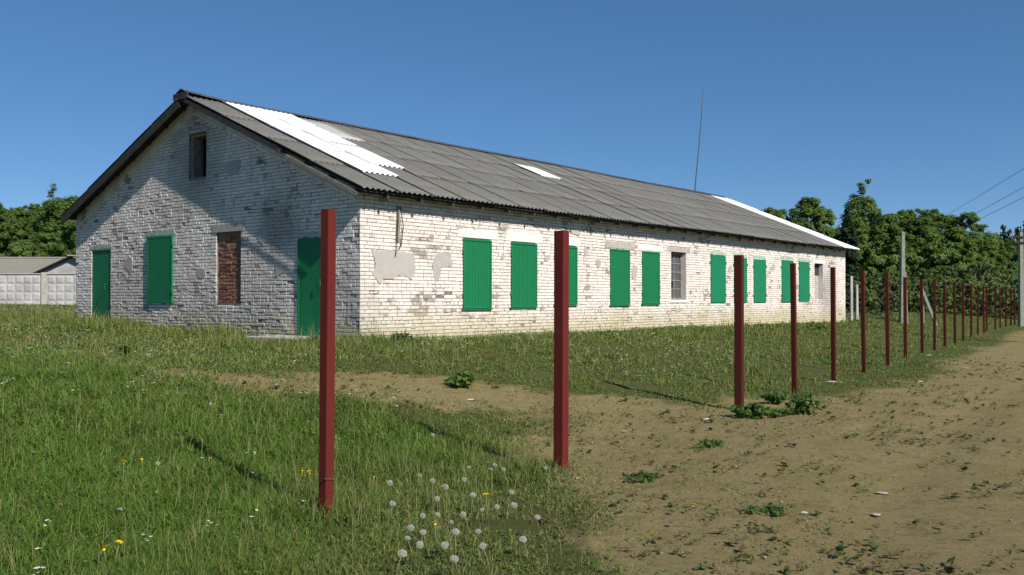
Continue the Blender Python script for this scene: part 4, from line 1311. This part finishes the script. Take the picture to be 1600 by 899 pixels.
# ------------------------------------------------------------------ dandelions
def clock_mesh(seed):
    r = np.random.default_rng(seed); mb = MB(); R = .0225
    mb.tube([(0, 0, -.006), (0, 0, .004)], .005, 6)
    n = 105
    for i in range(n):
        zc = 1 - 2 * (i + .5) / n; ph = i * 2.39996
        d = Vector((math.sqrt(1 - zc * zc) * math.cos(ph), math.sqrt(1 - zc * zc) * math.sin(ph), zc))
        if d.z < -.86: continue
        L = R * r.uniform(.88, 1.08)
        p = d * L; t = d.orthogonal().normalized(); b = d.cross(t)
        wdt = .0007
        mb.face([t * wdt, p, -t * wdt])
        for k in range(5):
            an_ = k * 1.2566 + r.uniform(0, 1); e = (t * math.cos(an_) + b * math.sin(an_)); e2 = (t * math.cos(an_ + .5) + b * math.sin(an_ + .5))
            mb.face([p - d * .004, p + e * .0065 + d * .0015, p + e2 * .0065 + d * .0015])
    return mb.mesh('seed_head', M['fluff'])
def yellow_mesh(seed):
    r = random.Random(seed); mb = MB()
    for ring, (rad, zz, n) in enumerate(((.021, .0, 22), (.016, .004, 18), (.010, .007, 12))):
        for i in range(n):
            a = i * 6.283 / n + r.uniform(-.1, .1); c, s = math.cos(a), math.sin(a); w = .0026; L = rad * r.uniform(.85, 1.1)
            mb.face([(-s * w * .5, c * w * .5, zz), (c * L - s * w, s * L + c * w, zz + .006), (c * L + s * w, s * L - c * w, zz + .006), (s * w * .5, -c * w * .5, zz)])
    mb.tube([(0, 0, -.014), (0, 0, 0)], [.006, .009], 8)
    return mb.mesh('flower_head', M['petal_yellow'])
clocks_me = [clock_mesh(i) for i in range(3)]; yel_me = [yellow_mesh(i) for i in range(2)]
def dandelion(x, y, h, kind, i, label, grp):
    root = empty('dandelion_clock' if kind else 'yellow_dandelion', (x, y, gzf(x, y)), random.uniform(0, 6))
    lx, ly = random.uniform(-.05, .05), random.uniform(-.05, .05)
    st = MB(); st.tube([(0, 0, -.02), (lx * .4, ly * .4, h * .55), (lx, ly, h)], [.0032, .0028, .0024], 5); st.build('stem', M['stem'], root, True)
    o = bpy.data.objects.new('seed_head' if kind else 'flower_head', (clocks_me if kind else yel_me)[i % (3 if kind else 2)])
    o.location = (lx, ly, h + (.0 if kind else .012)); s = random.uniform(.62, 1.15) if kind else random.uniform(1.0, 1.25); o.scale = (s, s * random.uniform(.8, 1.0), s * (random.uniform(.7, 1.0)))
    o.rotation_euler = (random.uniform(-.35, .35), random.uniform(-.35, .35), 0); link(o, root)
    tag(root, label, 'flower', grp)
CL = [(-.72, 8.6), (-.15, 8.2), (-.3, 6.7), (-.16, 7.5), (-.46, 6.05), (-.52, 6.5), (-.59, 5.5), (-.57, 5.35), (-.84, 6.4), (-.5, 5.9), (-.28, 6.15), (-.42, 5.5), (-.33, 5.45), (-.1, 6.5), (.02, 6.7), (-.05, 7.0), (-.62, 6.2), (-.36, 7.4), (-.7, 5.9), (-.2, 6.35), (.18, 6.1), (-.95, 7.2), (-.02, 7.35), (-.6, 7.0), (-.45, 6.75), (-.25, 5.75), (-.65, 5.15), (.1, 5.6), (-.12, 5.3), (-.78, 7.6), (-.4, 8.0), (-2.75, 7.1), (.32, 7.8), (-.52, 5.7), (-.3, 5.2)]
for i, (x, y) in enumerate(CL):
    dandelion(x, y, random.uniform(.09, .21) + (.08 if i == 0 else 0), 1, i, 'grey dandelion clock in the grass between the two nearest posts', 'dandelion clocks')
YL = [((-2.94, 7.0), 'yellow dandelion in the lush grass at left, beside another'), ((-2.84, 7.15), 'yellow dandelion in the lush grass at left, right of another'), ((-2.24, 5.22), 'yellow dandelion lowest in the left foreground grass, paired'), ((-2.29, 5.24), 'smaller yellow dandelion lowest in the left foreground grass'),
      ((-1.68, 7.3), 'yellow dandelion just left of the nearest red post'), ((-1.54, 7.25), 'yellow dandelion right behind the nearest red post'), ((-1.1, 7.2), 'yellow dandelion just right of the nearest red post'), ((-.46, 5.65), 'bright yellow dandelion among the grey dandelion clocks'), ((-.17, 6.6), 'dull yellow dandelion behind the large grey clock'), ((1.36, 6.75), 'lone yellow dandelion on the bare ground by the road')]
for i, ((x, y), lb) in enumerate(YL): dandelion(x, y, .05 if x > 1 else random.uniform(.13, .2), 0, i, lb, 'yellow dandelions')

# ------------------------------------------------------------------ weed clumps
def weed(x, y, rad, h, n, label, leaf=.055, mat='weed', name='weed_clump'):
    z = gzf(x, y); root = empty(name, (x, y, z))
    st = MB(); Qc = []; Nr = []; Sz = []
    for k in range(max(5, n // 24)):
        a = random.uniform(0, 6.28); q = rad * math.sqrt(random.random()); e = (math.cos(a) * q, math.sin(a) * q * .9, h * (1 - .5 * (q / rad) ** 2) * random.uniform(.75, 1.1))
        st.tube([(e[0] * .2, e[1] * .2, -.02), (e[0] * .7, e[1] * .7, e[2] * .6), e], [.004, .003, .002], 4)
        m = 24
        tt = np.random.default_rng(k + n).random(m) ** .6
        g = np.random.default_rng(k + n + 99)
        Qc.append(np.stack([e[0] * (.3 + .7 * tt) + g.normal(0, rad * .14, m), e[1] * (.3 + .7 * tt) + g.normal(0, rad * .14, m), np.maximum(.01, e[2] * tt + g.normal(0, h * .07, m))], 1))
        v = g.normal(0, .5, (m, 3)) + np.array([e[0], e[1], .9]); Nr.append(v / np.linalg.norm(v, axis=1, keepdims=True)); Sz.append(g.uniform(.55, 1.3, m) * leaf)
    st.build('stem', M['stem'], root)
    q = leaf_quads(np.concatenate(Qc), np.concatenate(Nr), np.concatenate(Sz), np.random.default_rng(n), 1.3)
    me = np_mesh('leaves', q.reshape(-1, 3), np.arange(len(q) * 4), np.full(len(q), 4), M[mat])
    tag(link(bpy.data.objects.new('leaves', me), root), kind='stuff')
    tag(root, label, 'weed')
weed(3.16, 12.35, .26, .20, 420, 'low leafy weed clump at the foot of the farther gate post')
weed(3.55, 12.55, .22, .12, 260, 'flat spreading weed between two leafy clumps by the fence')
weed(3.98, 12.75, .27, .30, 520, 'tallest dark leafy weed bush beside the fence line')
weed(3.95, 13.9, .22, .2, 300, 'weed patch behind the dark leafy bush, next to a slim post')
weed(-.69, 13.0, .24, .22, 320, 'dark leafy weed at the middle of the bare patch edge')
weed(-5.9, 14.1, .16, .20, 200, 'dark weed tuft in grass before the shaded gable', .07)
weed(-2.15, 17.9, .35, .25, 380, 'broad weed clump against the near barn corner', .06)
weed(-3.55, 17.6, .3, .28, 320, 'leafy weeds between concrete step and barn corner', .06)
weed(10.9, 33.0, .45, .3, 260, 'dark weed clump in tall grass near the far end of the long wall', .09)
weed(1.9, 6.9, .2, .05, 160, 'flat weed patch on soil near the road, below the lone dandelion', .035)
weed(2.15, 9.9, .25, .05, 170, 'flat weed patch at the gate entrance', .04)
weed(1.2, 8.1, .22, .06, 170, 'flat weed patch just right of the thick near gate post', .035)

# litter and stones
def stone(x, y, s, label, mat='stone', flat=.55, name='stone', cat='stone'):
    r = random.Random(int(x * 1000)); mb = MB(); n = 7; rings = ((.0, .85), (.45, 1.0), (.8, .6))
    for zz, k in rings:
        for j in range(n):
            a = j * 6.283 / n; q = s * k * r.uniform(.75, 1.2); mb.v.append((math.cos(a) * q * 1.25, math.sin(a) * q * .9, zz * s * flat * r.uniform(.85, 1.1) - s * .12))
    for k in range(2):
        for j in range(n): mb.f.append((k * n + j, k * n + (j + 1) % n, k * n + n + (j + 1) % n, k * n + n + j))
    mb.f.append(tuple(2 * n + j for j in range(n))); mb.f.append(tuple(range(n))[::-1])
    o = mb.build(name, M[mat], None); o.location = (x, y, gzf(x, y)); o.rotation_euler = (0, 0, r.uniform(0, 6))
    tag(o, label, cat)
stone(2.53, 12.08, .045, 'small white stone on soil left of the farther gate post', 'paper')
stone(6.0, 17.42, .09, 'pale stones packed at the foot of the second slim post beyond the gate')
stone(6.2, 17.5, .05, 'smaller pale stone right at the second slim post beyond the gate')
stone(11.73, 26.09, .14, 'white scrap lying in front of the sixth fence post', 'paper', .2, 'litter', 'litter')
stone(2.16, 6.85, .025, 'small pale stone on the dirt road right of the lone dandelion', 'paper')
stone(2.72, 6.92, .036, 'flat pale stone half sunk in the road', 'stone', .25)
stone(3.06, 7.66, .042, 'flat greyish slab of stone on the open road', 'stone', .2)
stone(1.33, 11.0, .03, 'tiny white stone in the gate entrance')
stone(-1.95, 15.9, .11, 'rounded white stone in grass before the near barn corner', 'paper')
stone(-2.12, 16.0, .06, 'small white stone left of the rounded one near the barn corner', 'paper')
stone(-.55, 12.2, .06, 'flat white chip in the middle of the bare patch', 'paper', .2)
stone(-2.6, 11.3, .05, 'white chip on bare soil left of the nearest post', 'paper', .25)
stone(-2.95, 11.6, .05, 'pale stone at the left end of the bare patch', 'stone')
stone(7.9, 17.9, .05, 'white stone at the road edge beyond the gate', 'paper', .4)
stone(10.3, 21.0, .06, 'pale stone alone far along the road', 'stone')
